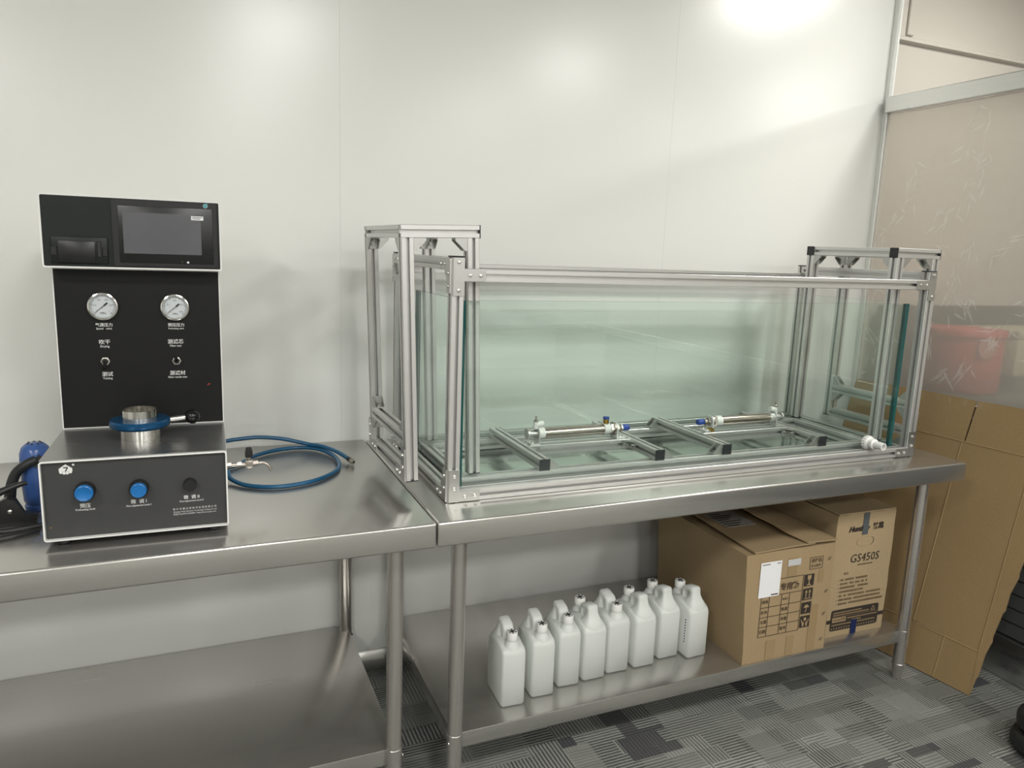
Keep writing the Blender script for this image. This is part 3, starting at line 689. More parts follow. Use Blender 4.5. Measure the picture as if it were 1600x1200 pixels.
# --- column: gauges, switches, lettering
yc = YC + 0.0001
def gauge(x, z, r, needle, marks):
    g = B(); lathe(g, [(r, 0), (r, 0.006), (r*0.985, 0.0095), (r*0.90, 0.0105), (r*0.83, 0.0075), (r*0.82, 0.0030)], (x, yc, z), (0, -1, 0), 40, caps=False); go = obj('pressure_gauge', g, 'steel', mc)
    bm = B(); cyl(bm, (x, yc-0.0002, z), (x, yc-0.0034, z), r*0.83, n=40); obj('dial', bm, 'dial', go)
    bm = B(); y1 = yc-0.0037
    for i in range(51):
        an = R(225-270*i/50); l0, l1 = (0.70, 0.78) if i % 10 else (0.64, 0.78); wd = 0.0004 if i % 10 else 0.0008
        d = Vector((math.cos(an), 0, math.sin(an))); s = Vector((-math.sin(an), 0, math.cos(an)))
        prism(bm, [(l0*r, -wd/2), (l1*r, -wd/2), (l1*r, wd/2), (l0*r, wd/2)], (x, y1, z), d, s, (0, -0.0002, 0))
    obj('scale', bm, 'print_brown', go, 0)
    bm = B(); d = Vector((math.cos(needle), 0, math.sin(needle))); s = Vector((-math.sin(needle), 0, math.cos(needle)))
    prism(bm, [(-r*0.40, -0.0016), (-r*0.12, -0.0016), (-r*0.1, -0.0008), (r*0.66, -0.0002), (r*0.66, 0.0002), (-r*0.1, 0.0008), (-r*0.12, 0.0016), (-r*0.40, 0.0016)], (x, yc-0.0052, z), d, s, (0, -0.0005, 0))
    nd = obj('needle', bm, 'black', go, 0)
    bm = B(); cyl(bm, (x, yc-0.0036, z), (x, yc-0.0068, z), 0.0016, n=12); obj('hub', bm, 'steel', go)
    text('MPa', 'print_dark', go, (x, yc-0.0038, z-r*0.50), size=r*0.22)
    for an, s_ in marks:
        q = R(an); text(s_, 'print_dark', go, (x+math.cos(q)*r*0.52, yc-0.0038, z+math.sin(q)*r*0.52), size=r*0.17)
gauge(0.0952, 0.4394, 0.0305, R(221), ((221, '0'), (171, '0.2'), (117, '0.4'), (63, '0.6'), (9, '0.8'), (-40, '1')))
gauge(0.2405, 0.4380, 0.0300, R(221), ((221, '0'), (157, '0.1'), (90, '0.2'), (23, '0.3'), (-40, '0.4')))
yt = YC - 0.0002
def lab(cn, en, x, z, wc, we, y=yt, gap=0.0078):
    text(cn, 'print_white', mc, (x, y, z), width=wc, bold=0.0001); text(en, 'print_white', mc, (x, y, z-gap), width=we, bold=0.0001)
lab('气源压力', 'Speed   valve', 0.0945, 0.3975, 0.034, 0.031)
lab('预压压力', 'Preloading valve', 0.2410, 0.3970, 0.034, 0.032)
lab('吹干', 'Drying', 0.0940, 0.3590, 0.022, 0.018, gap=0.0092)
lab('测滤芯', 'Filter test', 0.2385, 0.3585, 0.033, 0.024, gap=0.0092)
lab('测试', 'Testing', 0.0960, 0.2865, 0.022, 0.019, gap=0.0090)
lab('测滤材', 'Filter media test', 0.2400, 0.2855, 0.033, 0.040, gap=0.0092)
def toggle(x, z, up):
    bm = B(); lathe(bm, [(0.0068, 0), (0.0098, 0), (0.0098, 0.0022), (0.0072, 0.0026), (0.0068, 0.0010)], (x, yt-0.0002, z), (0, -1, 0), 6); t = obj('toggle_switch', bm, 'steel', mc, 20)
    bm = B(); cyl(bm, (x, yt, z), (x, yt-0.007, z), 0.0062, n=16); obj('bushing', bm, 'black', t)
    bm = B(); cyl(bm, (x, yt-0.006, z), (x-0.001, yt-0.020, z+(0.011 if up else -0.013)), 0.0028, 0.0042, n=12); obj('lever', bm, 'gloss_black' if up else 'black', t)
toggle(0.0932, 0.3165, False); toggle(0.2390, 0.3145, True)
bm = B(); prism(bm, [(0, 0), (0.006, 0.0025), (0.0075, 0.0055), (0.004, 0.006), (0.0015, 0.003)], (0.302, yt, 0.254), (1, 0, 0), (0, 0, 1), (0, -0.0003, 0)); obj('red_scuff', bm, 'redmark', mc, 0)
# --- clamp on the steel cover
cx, cy = 0.1665, 0.150
bm = B(); lathe(bm, [(0.0, 0), (0.0405, 0), (0.0405, 0.0245), (0.0405, 0.0250), (0.0, 0.0250)], (cx, cy, HB+0.0006), n=40); obj('clamp_base', bm, 'steel', mc)
bm = B(); lathe(bm, [(0.0405, 0), (0.0540, 0.0), (0.0590, 0.0035), (0.0600, 0.006), (0.0600, 0.014), (0.0570, 0.0175), (0.0390, 0.0175)], (cx, cy, HB+0.0258), n=48); obj('clamp_ring', bm, 'blue', mc)
bm = B(); lathe(bm, [(0.0352, 0), (0.0352, 0.0205), (0.0325, 0.0205), (0.0325, 0.003), (0.0, 0.003)], (cx, cy, HB+0.0435), n=40); obj('sample_cup', bm, 'steel', mc)
bm = B(); hz = HB+0.0350; cyl(bm, (cx+0.057, cy+0.012, hz), (cx+0.090, cy+0.019, hz+0.002), 0.0068, n=16); hd = obj('clamp_handle', bm, 'steel', mc)
bm = B(); lathe(bm, [(0.001, -0.0165), (0.0073, -0.0149), (0.0128, -0.0104), (0.0161, -0.0037), (0.0161, 0.0037), (0.0128, 0.0104), (0.0073, 0.0149), (0.001, 0.0165)], (cx+0.1030, cy+0.021, hz+0.003), (1, 0.22, 0.05), 20); obj('ball_knob', bm, 'gloss_black', hd)
# --- front panel: knobs, lettering, maker's emblem
yf = 0.0086
def knob(x, z, rb, rc, top, ln):
    bm = B()
    prof = [(rb, 0), (rb, 0.006), (rb*0.97, 0.008), (rb*0.97, ln-0.002), (rb*0.92, ln)]
    lathe(bm, prof, (x, yf, z), (0, -1, 0), 32); k = obj('knob', bm, 'black', mc)
    bm = B()
    for i in range(20):
        q = 2*PI*i/20; cyl(bm, (x+rb*0.97*math.cos(q), yf-0.008, z+rb*0.97*math.sin(q)), (x+rb*0.95*math.cos(q), yf-ln+0.001, z+rb*0.95*math.sin(q)), rb*0.06, n=6)
    obj('knurl', bm, 'black' if not top else 'blue_cap' if rb < 0.018 else 'black', k)
    if top:
        bm = B(); lathe(bm, [(rc, 0), (rc, 0.005), (rc*0.96, 0.0075), (rc*0.86, 0.0085), (rc*0.80, 0.0078), (0.0, 0.0072)], (x, yf-ln, z), (0, -1, 0), 32); obj('knob_cap', bm, 'blue_cap', k)
knob(0.0755, 0.0975, 0.0185, 0.0165, True, 0.016); knob(0.1710, 0.0950, 0.0180, 0.0150, True, 0.016); knob(0.2650, 0.0955, 0.0125, 0.0, False, 0.015)
yl = yf - 0.0003
lab('预压', 'Preloading knob', 0.0735, 0.0655, 0.019, 0.034, yl, 0.0075)
lab('微  调 I', 'Fine-adjustment knob I', 0.1685, 0.0655, 0.029, 0.045, yl, 0.0080)
lab('微  调 II', 'Fine-adjustment knob II', 0.2670, 0.0660, 0.030, 0.045, yl, 0.0078)
text('新 乡 天 翼 过 滤 技 术 检 测 有 限 公 司', 'print_white', mc, (0.2725, yl, 0.0420), width=0.083)
text('Xinxiang Tianyi Filtration Technology Testing Co.,Ltd', 'print_white', mc, (0.2725, yl, 0.0362), width=0.083, bold=0.00004)
text('电话(Tel):0373-2076876  Http://www.tcyljc.com', 'print_white', mc, (0.2725, yl, 0.0310), width=0.082)
em = B(); prism(em, [(-0.0115, 0.000), (0.0115, 0.000), (0.0115, 0.006), (0.0, 0.0145), (-0.0115, 0.006)], (0.0440, yl, 0.1385), (1, 0, 0), (0, 0, 1), (0, -0.0003, 0)); em = obj('emblem', em, 'print_white', mc, 0)
bm = B()
prism(bm, [(-0.0015, -0.002), (0.0012, -0.002), (0.0022, 0.004), (-0.003, 0.0035), (-0.0045, 0.006), (0.004, 0.0062), (0.0045, 0.004)], (0.0440, yl-0.0004, 0.1415), (1, 0, 0), (0, 0, 1), (0, -0.0002, 0)); obj('emblem_figure', bm, 'panel', em, 0)
bm = B()
for dx, dz in ((-0.008, 0), (-0.0027, -0.0018), (0.0027, -0.0018), (0.008, 0)): lathe(bm, [(0.0013, 0), (0.0029, 0), (0.0029, 0.0003), (0.0013, 0.0003)], (0.0440+dx, yl-0.0003, 0.1372+dz), (0, -1, 0), 16)
cyl(bm, (0.0575, yl, 0.1515), (0.0575, yl-0.0004, 0.1515), 0.0022, n=12); obj('emblem_rings', bm, 'print_white', em)
bm = B(); lathe(bm, [(0.0015, 0), (0.0025, 0), (0.0025, 0.0006), (0.0015, 0.0004)], (0.0120, yl, 0.0265), (0, -1, 0), 12); obj('screw', bm, 'print_faint', mc)

# --- sampling valve on the machine's side
vz, vy = 0.094, 0.130
bm = B(); cyl(bm, (MW+0.0003, vy, vz), (MW+0.010, vy, vz), 0.0070, n=6); cyl(bm, (MW+0.010, vy, vz), (MW+0.022, vy, vz), 0.0055, n=16); cyl(bm, (MW+0.022, vy, vz), (MW+0.032, vy, vz), 0.0070, n=6); cyl(bm, (MW+0.032, vy, vz), (MW+0.040, vy, vz), 0.005, n=16)
vv = obj('sampling_valve', bm, 'nickel', mc)
bm = B(); box(bm, MW+0.040, MW+0.056, vy-0.008, vy+0.008, vz-0.009, vz+0.009, 0.0012, 2); cyl(bm, (MW+0.048, vy, vz+0.009), (MW+0.048, vy, vz+0.017), 0.0055, n=14); cyl(bm, (MW+0.056, vy, vz), (MW+0.068, vy, vz+0.001), 0.0068, n=6); obj('valve_body', bm, 'nickel', vv)
bm = B(); lathe(bm, [(0.0085, 0), (0.0085, 0.010), (0.0060, 0.021), (0.0045, 0.0225)], (MW+0.048, vy, vz+0.0165), (0, 0, 1), 8); obj('valve_handle', bm, 'black', vv, 25)
bm = B(); tube(bm, [(MW+0.068, vy, vz+0.001), (MW+0.080, vy-0.002, vz+0.001), (MW+0.090, vy-0.004, vz-0.006), (MW+0.095, vy-0.005, vz-0.018)], 0.0035, 10); obj('spout', bm, 'nickel', vv)

# ================================================================== BLUE HOSE
hz = 0.8066
hose = thing('air_hose', 'blue plastic air hose coiled on the steel table beside the machine', 'hose', (0.54, -0.25, 0.8))
def hp(x, y, z): return (x-0.54, y+0.25, z-0.8)
pts = [(0.712, -0.260, hz+0.003), (0.690, -0.190, hz+0.009), (0.657, -0.126, hz+0.012), (0.622, -0.088, 0.818), (0.590, -0.085, 0.827), (0.555, -0.080, 0.836), (0.515, -0.075, 0.842), (0.475, -0.072, 0.845), (0.435, -0.074, 0.844), (0.395, -0.080, 0.842), (0.330, -0.100, 0.835), (0.270, -0.150, 0.815), (0.275, -0.190, hz), (0.340, -0.226, hz), (0.397, -0.228, hz),
       (0.430, -0.190, hz), (0.468, -0.130, hz), (0.526, -0.089, hz), (0.590, -0.075, hz), (0.640, -0.100, hz), (0.668, -0.155, hz), (0.679, -0.220, hz), (0.675, -0.290, hz), (0.652, -0.348, hz), (0.601, -0.403, hz), (0.540, -0.431, hz), (0.480, -0.432, hz), (0.425, -0.400, hz), (0.392, -0.350, hz+0.004), (0.3850, -0.318, 0.822)]
bm = B(); tube(bm, [hp(*q) for q in pts], 0.0058, 12, 6); obj('tube', bm, 'blue_tube', hose)
e = Vector(hp(*pts[0])); d = (e-Vector(hp(*pts[1]))).normalized()
bm = B(); cyl(bm, e-d*0.012, e+d*0.003, 0.0068, n=12); obj('sleeve', bm, 'black', hose)
bm = B(); cyl(bm, e+d*0.003, e+d*0.012, 0.0078, n=6); cyl(bm, e+d*0.012, e+d*0.018, 0.0052, n=14); cn = obj('end_fitting', bm, 'nickel', hose)
bm = B(); cyl(bm, e+d*0.018, e+d*0.0186, 0.0032, n=10); obj('bore', bm, 'black', cn)

# ================================================================== BLUE HAND TOOL AT THE LEFT EDGE
hg = thing('hot_air_blower', 'blue hand blower with black handle standing behind the machine', 'blower', (-0.016, -0.415, 0.8))
bm = B(); lathe(bm, [(0.0, 0.0006), (0.0270, 0.0006), (0.0275, 0.010), (0.0245, 0.013), (0.0285, 0.022), (0.0300, 0.050), (0.0300, 0.085), (0.0310, 0.110), (0.0305, 0.128), (0.0265, 0.141), (0.0185, 0.149), (0.008, 0.152), (0.0, 0.1525)], (0, 0, 0), n=32, caps=False); hb = obj('body', bm, 'blue_body', hg)
bm = B()
for i in range(7):
    q = 2*PI*i/7; cyl(bm, (0.013*math.cos(q), 0.013*math.sin(q), 0.1490), (0.013*math.cos(q), 0.013*math.sin(q), 0.1522), 0.0026, n=8)
obj('vent_holes', bm, 'black', hb)
bm = B(); tube(bm, [(0.006, -0.0315, 0.120), (-0.012, -0.036, 0.112), (-0.032, -0.034, 0.094), (-0.043, -0.034, 0.066), (-0.048, -0.036, 0.034), (-0.055, -0.040, 0.012)], 0.0115, 14, 5, (0.0095, 0.0120)); hd = obj('handle', bm, 'rubber', hg)
bm = B(); prism(bm, [(-0.014, -0.008), (0.006, -0.016), (0.022, 0.0), (0.008, 0.013)], (0.004, -0.0300, 0.118), (1, 0, 0), (0, 0, 1), (0, -0.006, 0)); obj('handle_mount', bm, 'rubber', hd)
cl = thing('spring_clamp', 'black spring clamp with silver rivet lying left of the machine', 'clamp', (-0.075, -0.520, 0.8))
bm = B(); tube(bm, [(-0.085, -0.03, 0.022), (-0.045, -0.02, 0.045), (0.000, 0.0, 0.070), (0.040, 0.012, 0.084), (0.056, 0.016, 0.086)], 0.010, 12, 5, (0.013, 0.004)); obj('upper_jaw', bm, 'black', cl)
bm = B(); prism(bm, [(-0.095, 0.001), (0.070, 0.001), (0.076, 0.022), (0.050, 0.026), (0.036, 0.056), (0.020, 0.062), (-0.040, 0.028), (-0.095, 0.018)], (0, -0.008, 0), (1, 0, 0), (0, 0, 1), (0, 0.018, 0)); lj = obj('lower_jaw', bm, 'black', cl)
bm = B(); lathe(bm, [(0.0045, 0), (0.0042, 0.002), (0.002, 0.0032), (0.0, 0.0034)], (0.026, -0.0082, 0.034), (0, -1, 0), 12); obj('rivet', bm, 'bolt', lj)
cb = thing('power_cable', 'black power cable looping on the table at the photo left edge', 'cable', (-0.10, -0.575, 0.8))
bm = B(); tube(bm, [(0.110, -0.006, 0.006), (0.060, -0.030, 0.0055), (0.010, -0.040, 0.0055), (-0.060, -0.020, 0.0055), (-0.14, 0.01, 0.0055), (-0.24, 0.02, 0.0055), (-0.36, -0.01, 0.0055)], 0.005, 10); obj('lead', bm, 'black', cb)
bm = B(); tube(bm, [(0.112, 0.024, 0.006), (0.040, 0.008, 0.0055), (-0.020, 0.004, 0.012), (-0.09, 0.010, 0.018), (-0.19, 0.03, 0.0055), (-0.36, 0.04, 0.0055)], 0.005, 10); obj('lead', bm, 'black', cb)

# ================================================================== JERRYCANS ON THE SHELF
ZS = 0.1772
def can_meshes():
    w, dep = 0.0345, 0.126
    bm = B()
    prof = [(0.0, 0.006), (0.006, 0.0), (dep-0.006, 0.0), (dep, 0.006), (dep, 0.148), (dep-0.005, 0.160), (dep-0.016, 0.168), (0.058, 0.178), (0.046, 0.176), (0.010, 0.169), (0.002, 0.162), (0.0, 0.152)]
    # lofted from the mid plane outwards so that the long edges are rounded
    rows = []
    for x, ins in ((-w, 0.0070), (-w+0.002, 0.0030), (-w+0.007, 0.0), (w-0.007, 0.0), (w-0.002, 0.0030), (w, 0.0070)):
        c = Vector((dep/2, 0.085)); row = []
        for dd, z in prof:
            v = Vector((dd, z))-c
            row.append(bm.verts.new((x, c.x+v.x*(1-ins/(dep/2)), c.y+v.y*(1-ins/0.085)+(-0.0 if z > 0.02 else ins*0.0))))
        rows.append(row)
    for r0, r1 in zip(rows[:-1], rows[1:]): skin(bm, r0, r1)
    bm.faces.new(list(reversed(rows[0]))); bm.faces.new(rows[-1])
    bmesh.ops.recalc_face_normals(bm, faces=bm.faces[:])
    body = mesh_only('body', bm, 'milky', 50)
    # handle: profile with a grip hole, in the y-z plane
    outer = [(0.052, 0.172), (0.052, 0.196), (0.056, 0.208), (0.064, 0.215), (0.094, 0.222), (0.101, 0.220), (0.1035, 0.212), (0.1045, 0.196), (0.108, 0.182), (0.116, 0.172), (0.1225, 0.160), (0.1225, 0.155)]
    inner = [(0.0665, 0.172), (0.0665, 0.194), (0.068, 0.199), (0.074, 0.203), (0.086, 0.206), (0.0895, 0.204), (0.0905, 0.199), (0.0905, 0.190), (0.0905, 0.184), (0.0905, 0.178), (0.0905, 0.172), (0.0905, 0.155)]
    bm = B(); hw = 0.0150; ch = 0.0045
    def strip(x, k):
        A, I = [], []
        for (a, b), (c, d) in zip(outer, inner):
            m = Vector(((a+c)/2, (b+d)/2)); A.append(bm.verts.new((x, *(m+(Vector((a, b))-m)*k)))); I.append(bm.verts.new((x, *(m+(Vector((c, d))-m)*k))))
        return A, I
    S4 = [strip(-hw, 0.62), strip(-hw+ch, 1.0), strip(hw-ch, 1.0), strip(hw, 0.62)]
    n = len(outer)
    for (A, I), (A2, I2) in zip(S4[:-1], S4[1:]):
        for i in range(n-1):
            bm.faces.new((A[i], A[i+1], A2[i+1], A2[i])); bm.faces.new((I[i+1], I[i], I2[i], I2[i+1]))
        bm.faces.new((A[0], A2[0], I2[0], I[0])); bm.faces.new((A[-1], I[-1], I2[-1], A2[-1]))
    for A, I in (S4[0], S4[-1]):
        for i in range(n-1): bm.faces.new((A[i], A[i+1], I[i+1], I[i]))
    bmesh.ops.recalc_face_normals(bm, faces=bm.faces[:])
    last = None                                     # the shoulder swells up into the rear foot of the handle
    for z, hx, y0, y1 in ((0.150, 0.0325, 0.046, 0.1245), (0.166, 0.0310, 0.056, 0.1215), (0.174, 0.0270, 0.070, 0.1180), (0.183, 0.0210, 0.081, 0.1125), (0.194, 0.0165, 0.0875, 0.1075), (0.206, 0.0145, 0.0900, 0.1045)):
        cyy, hy, rg = (y0+y1)/2, (y1-y0)/2, []
        for i in range(20):
            q = 2*PI*i/20; c_, s_ = math.cos(q), math.sin(q)
            rg.append(bm.verts.new((hx*math.copysign(abs(c_)**0.55, c_), cyy+hy*math.copysign(abs(s_)**0.55, s_), z)))
        if last: skin(bm, last, rg)
        last = rg
    bm.faces.new(last)
    handle = mesh_only('handle', bm, 'milky', 60)
    bm = B(); lathe(bm, [(0.0235, 0.0), (0.0225, 0.007), (0.0165, 0.0165), (0.0132, 0.020), (0.0132, 0.030)], (0, 0.0255, 0.1645), n=24); neck = mesh_only('neck', bm, 'milky')
    bm = B(); prof = [(0.0150, 0), (0.0153, 0.002), (0.0153, 0.0185), (0.0142, 0.0208), (0.0, 0.0212)]; lathe(bm, prof, (0, 0.0255, 0.1900), n=24); capm = mesh_only('cap', bm, 'cap_white')
    bm = B()
    for q in (0.5, 1.45, 2.6):
        d = Vector((math.cos(q), math.sin(q), 0)); s = Vector((-d.y, d.x, 0)); prism(bm, [(-0.0125, -0.0019), (0.0125, -0.0015), (0.013, 0.0015), (-0.012, 0.0019)], (0, 0.0255, 0.2114), d, s, (0, 0, 0.0003))
    mark = mesh_only('pen_mark', bm, 'black', 0)
    return body, handle, neck, capm, mark
CAN = can_meshes()
CANS = [  # x of front-left corner, y front, width direction yaw, cap in front?, label
 (1.0535, -0.6105, -3.0, True, 'white jerrycan at the near end of the row by the left table leg'),
 (1.1500, -0.5965, -3.0, True, 'second white jerrycan from the left table leg, crossed cap in front'),
 (1.2425, -0.5760, -3.0, True, 'third white jerrycan from the left, crossed cap in front'),
 (1.3225, -0.5715, 0.0, False, 'fourth white jerrycan from the left, handle in front, cap behind'),
 (1.4090, -0.5620, -1.0, True, 'fifth white jerrycan from the left, its cap in front between two handles'),
 (1.5010, -0.5620, 0.0, False, 'sixth white jerrycan from the left, handle in front and cap behind'),
 (1.6000, -0.5440, 1.0, False, 'seventh white jerrycan, set further back than both neighbours'),
 (1.6870, -0.5710, 1.0, False, 'white jerrycan with a printed side label, last before the large carton'),
]
for x, y, yw, front, lb in CANS:
    k = 1.0 if x < 1.31 else 1.08
    t = thing('jerrycan', lb, 'jerrycan', (x+0.0345*k, y+0.063*k, ZS), (0, 0, R(yw)+(0 if front else PI)), 'white jerrycans in a row on the shelf')
    off = (0, -0.063*k, 0); sc = (k, k, 1.0)
    bo = inst(CAN[0], t, off, name='body', scale=sc); inst(CAN[1], t, off, name='handle', scale=sc)
    inst(CAN[2], t, off, name='neck', scale=sc); cp = inst(CAN[3], t, off, name='cap', scale=sc)
    inst(CAN[4], cp, (0, 0, 0), name='pen_mark')
    if 'label' in lb:
        bm = B(); box(bm, 0.0378, 0.0382, 0.041, 0.0555, 0.045, 0.134); sl = obj('side_label', bm, 'paper', t, 0)
        bm = B()
        for i in range(9): box(bm, 0.0383, 0.0385, 0.0465, 0.0515, 0.050+i*0.009, 0.0545+i*0.009)
        obj('label_print', bm, 'print_dark', sl, 0)

# ================================================================== CARTONS
def carton(name, label, loc, yaw, w, d, h, mat, shear=0.0):
    t = thing(name, label, 'box', loc, (0, 0, yaw)); bm = B()
    # slightly bulged, dented walls
    rnd = random.Random(int(w*1000)); nx, ny, nz = 6, 8, 6
    r = bmesh.ops.create_cube(bm, size=1.0)
    bmesh.ops.subdivide_edges(bm, edges=bm.edges[:], cuts=7, use_grid_fill=True)
    for v in bm.verts:
        x, y, z = v.co; ex, ey, ez = abs(abs(x)-0.5) < 1e-4, abs(abs(y)-0.5) < 1e-4, abs(abs(z)-0.5) < 1e-4
        n = Vector((x, y, z)); b = 0.0
        cnt = ex+ey+ez; jit = 0.0016 if cnt >= 2 else 0.0022
        v.co = Vector(((x+0.5)*w, (y+0.5)*d, (z+0.5)*h)) + Vector((rnd.uniform(-1, 1), rnd.uniform(-1, 1), rnd.uniform(-1, 1) if z > -0.49 else 0))*jit
        if ez and z < 0: v.co.z = 0
        v.co.x -= shear*(z+0.5)*(0.5-x)
        if ey and y < 0: v.co.y = rnd.uniform(-0.0003, 0.0003)
    obj('board', bm, mat, t, 40); return t
# large open carton
bw_, bd_, bh_ = 0.326, 0.470, 0.360
cA = carton('carton', 'large dented brown carton with white label, table print and open flaps', (1.8325, -0.6560, ZS), -0.0125, bw_, bd_, bh_, 'carton', 0.020)
def flap(parent, pts, mat='carton', th=0.0045, name='flap'):
    bm = B(); a_ = [bm.verts.new(Vector(p)) for p in pts]; b_ = [bm.verts.new(Vector(p)+Vector((0, 0, th))) for p in pts]; n = len(pts)
    bm.faces.new(list(reversed(a_))); bm.faces.new(b_)
    for i in range(n): bm.faces.new((a_[i], a_[(i+1) % n], b_[(i+1) % n], b_[i]))
    bmesh.ops.recalc_face_normals(bm, faces=bm.faces[:]); return obj(name, bm, mat, parent, 0)
flap(cA, [(0.006, -0.004, bh_+0.003), (0.165, -0.003, bh_+0.007), (0.240, -0.002, bh_+0.006), (0.232, 0.200, bh_+0.010), (0.225, 0.462, bh_+0.008), (0.030, 0.462, bh_+0.016), (0.012, 0.300, bh_+0.014)])
f2 = flap(cA, [(0.206, -0.006, bh_+0.014), (0.330, -0.004, bh_+0.008), (0.329, 0.462, bh_+0.006), (0.150, 0.462, bh_+0.050), (0.148, 0.330, bh_+0.047), (0.162, 0.250, bh_+0.044), (0.158, 0.190, bh_+0.040), (0.172, 0.120, bh_+0.034), (0.178, 0.070, bh_+0.026)])
bm = B(); box(bm, 0.040, 0.155, 0.170, 0.300, bh_+0.0175, bh_+0.0185); pk = obj('packing_slip', bm, 'paper_grey', cA, 0)
bm = B()
for i in range(7): box(bm, 0.046, 0.046+0.05+0.05*((i*7) % 3)/3, 0.178+i*0.017, 0.184+i*0.017, bh_+0.0186, bh_+0.0189)
obj('slip_print', bm, 'print_dark', pk, 0)
yb = -0.0016
for x, wd, z0_, z1_ in ((0.085, 0.036, 0.004, 0.066), (0.165, 0.030, 0.004, 0.066), (0.250, 0.034, 0.004, 0.16), (0.142, 0.036, 0.270, 0.330), (0.270, 0.020, 0.235, 0.275)):
    bm = B(); flat(bm, x, x+wd, z0_, z1_, yb+0.0004, 0.0004); obj('tape', bm, 'tape', cA, 0)
# printed table
bm = B(); X0, X1, Z0, Z1 = 0.049, 0.208, 0.083, 0.268
def hl(z, x0, x1, wd=0.0017): flat(bm, x0, x1, z-wd/2, z+wd/2, yb, 0.0003)
def vl(x, z0, z1, wd=0.0017): flat(bm, x-wd/2, x+wd/2, z0, z1, yb, 0.0003)
rowz = [0.083, 0.1155, 0.1475, 0.180, 0.216]
for z in rowz+[Z1]: hl(z, X0, X1)
vl(X0, Z0, Z1); vl(X1, Z0, Z1)
for x in (X0+0.031, X0+0.079, X0+0.110): vl(x, Z0, 0.216)
obj('printed_grid', bm, 'print_brown', cA, 0)
for i, (a1, a2) in enumerate((('日期', '箱号'), ('毛重', '净重'), ('颜色', '数量'), ('规格', '表面工'))):
    z = (rowz[i]+rowz[i+1])/2
    text(a1, 'print_brown', cA, (X0+0.0155, yb-0.0003, z), width=0.024, bold=0.0001); text(a2, 'print_brown', cA, (X0+0.0945, yb-0.0003, z), width=0.025, bold=0.0001)
text('器专用箱', 'print_brown', cA, (0.143, yb-0.0003, 0.238), width=0.100, bold=0.0003)
bm = B()
for z in (0.282, 0.321): flat(bm, 0.228, 0.281, z, z+0.0014, yb, 0.0003)
for x in (0.228, 0.2796): flat(bm, x, x+0.0014, 0.282, 0.322, yb, 0.0003)
sq = obj('stamp_frame', bm, 'print_brown', cA, 0)
text('易碎品', 'print_faint', cA, (0.2545, yb-0.0003, 0.3095), width=0.042, bold=0.0002); text('防止损坏', 'print_faint', cA, (0.2545, yb-0.0003, 0.2925), width=0.040, bold=0.0002)
bm = B(); flat(bm, 0.0345, 0.1145, 0.2150, 0.3290, yb-0.0004); wl = obj('white_label', bm, 'paper', cA, 0)
wl.rotation_euler = (0, 0, 0)
bm = B(); flat(bm, 0.040, 0.070, 0.3205, 0.3230, yb-0.0011, 0.0002); flat(bm, 0.097, 0.110, 0.3205, 0.3230, yb-0.0011, 0.0002); flat(bm, 0.083, 0.110, 0.2190, 0.2230, yb-0.0011, 0.0002); obj('label_print', bm, 'print_brown', wl, 0)
bm = B(); flat(bm, 0.140, 0.190, 0.3050, 0.3255, yb-0.0002); sv = obj('silver_seal', bm, 'paper', cA, 0)
bm = B()
for i in range(12):
    for j in range(5):
        if (i+j) % 2: flat(bm, 0.1405+i*0.0041, 0.1405+i*0.0041+0.0034, 0.3055+j*0.004, 0.3055+j*0.004+0.0033, yb-0.0009, 0.0002)
obj('seal_pattern', bm, 'alu_rail', sv, 0)
def icon(kind, x, z, s=0.039):
    bm = B(); flat(bm, x, x+s, z, z+s, yb, 0.0003); q = obj('handling_mark', bm, 'print_dark', cA, 0)
    bm = B(); y0 = yb-0.0005; P = lambda poly: prism(bm, [(x+px*s, z+pz*s) for px, pz in poly], (0, y0, 0), (1, 0, 0), (0, 0, 1), (0, -0.0002, 0))
    if kind == 'glass': P([(0.30, 0.92), (0.70, 0.92), (0.68, 0.62), (0.55, 0.50), (0.55, 0.20), (0.70, 0.12), (0.70, 0.07), (0.30, 0.07), (0.30, 0.12), (0.45, 0.20), (0.45, 0.50), (0.32, 0.62)])
    elif kind == 'arrows':
        for c in (0.32, 0.68): P([(c-0.045, 0.22), (c+0.045, 0.22), (c+0.045, 0.66), (c+0.14, 0.66), (c, 0.90), (c-0.14, 0.66), (c-0.045, 0.66)])
        P([(0.12, 0.10), (0.88, 0.10), (0.88, 0.16), (0.12, 0.16)])
    elif kind == 'umbrella':
        P([(0.22, 0.50), (0.26, 0.62), (0.38, 0.74), (0.50, 0.78), (0.62, 0.74), (0.74, 0.62), (0.78, 0.50), (0.66, 0.55), (0.53, 0.50), (0.53, 0.22), (0.46, 0.14), (0.38, 0.16), (0.37, 0.24), (0.41, 0.24), (0.43, 0.20), (0.47, 0.22), (0.47, 0.50), (0.34, 0.55)])
    else:
        P([(0.37, 0.62), (0.50, 0.54), (0.63, 0.62), (0.63, 0.80), (0.50, 0.88), (0.37, 0.80)])
        for s_ in (-1, 1): P([(0.5+s_*0.10, 0.10), (0.5+s_*0.26, 0.10), (0.5+s_*0.28, 0.34), (0.5+s_*0.42, 0.66), (0.5+s_*0.36, 0.70), (0.5+s_*0.22, 0.44), (0.5+s_*0.12, 0.50), (0.5+s_*0.08, 0.34)])
    obj('mark_symbol', bm, 'print_tan', q, 0)
for kd, z in (('glass', 0.228), ('arrows', 0.181), ('umbrella', 0.1345), ('hands', 0.088)): icon(kd, 0.2125, z)
bm = B()
for z in (0.030, 0.118, 0.195, 0.305):
    for k in range(2): prism(bm, [(0, 0), (0.0015, 0), (0.007, 0.010), (0.0055, 0.010)], (0.301+k*0.006, yb-0.0002, z), (1, 0, 0), (0, 0, 1), (0, -0.0006, 0))
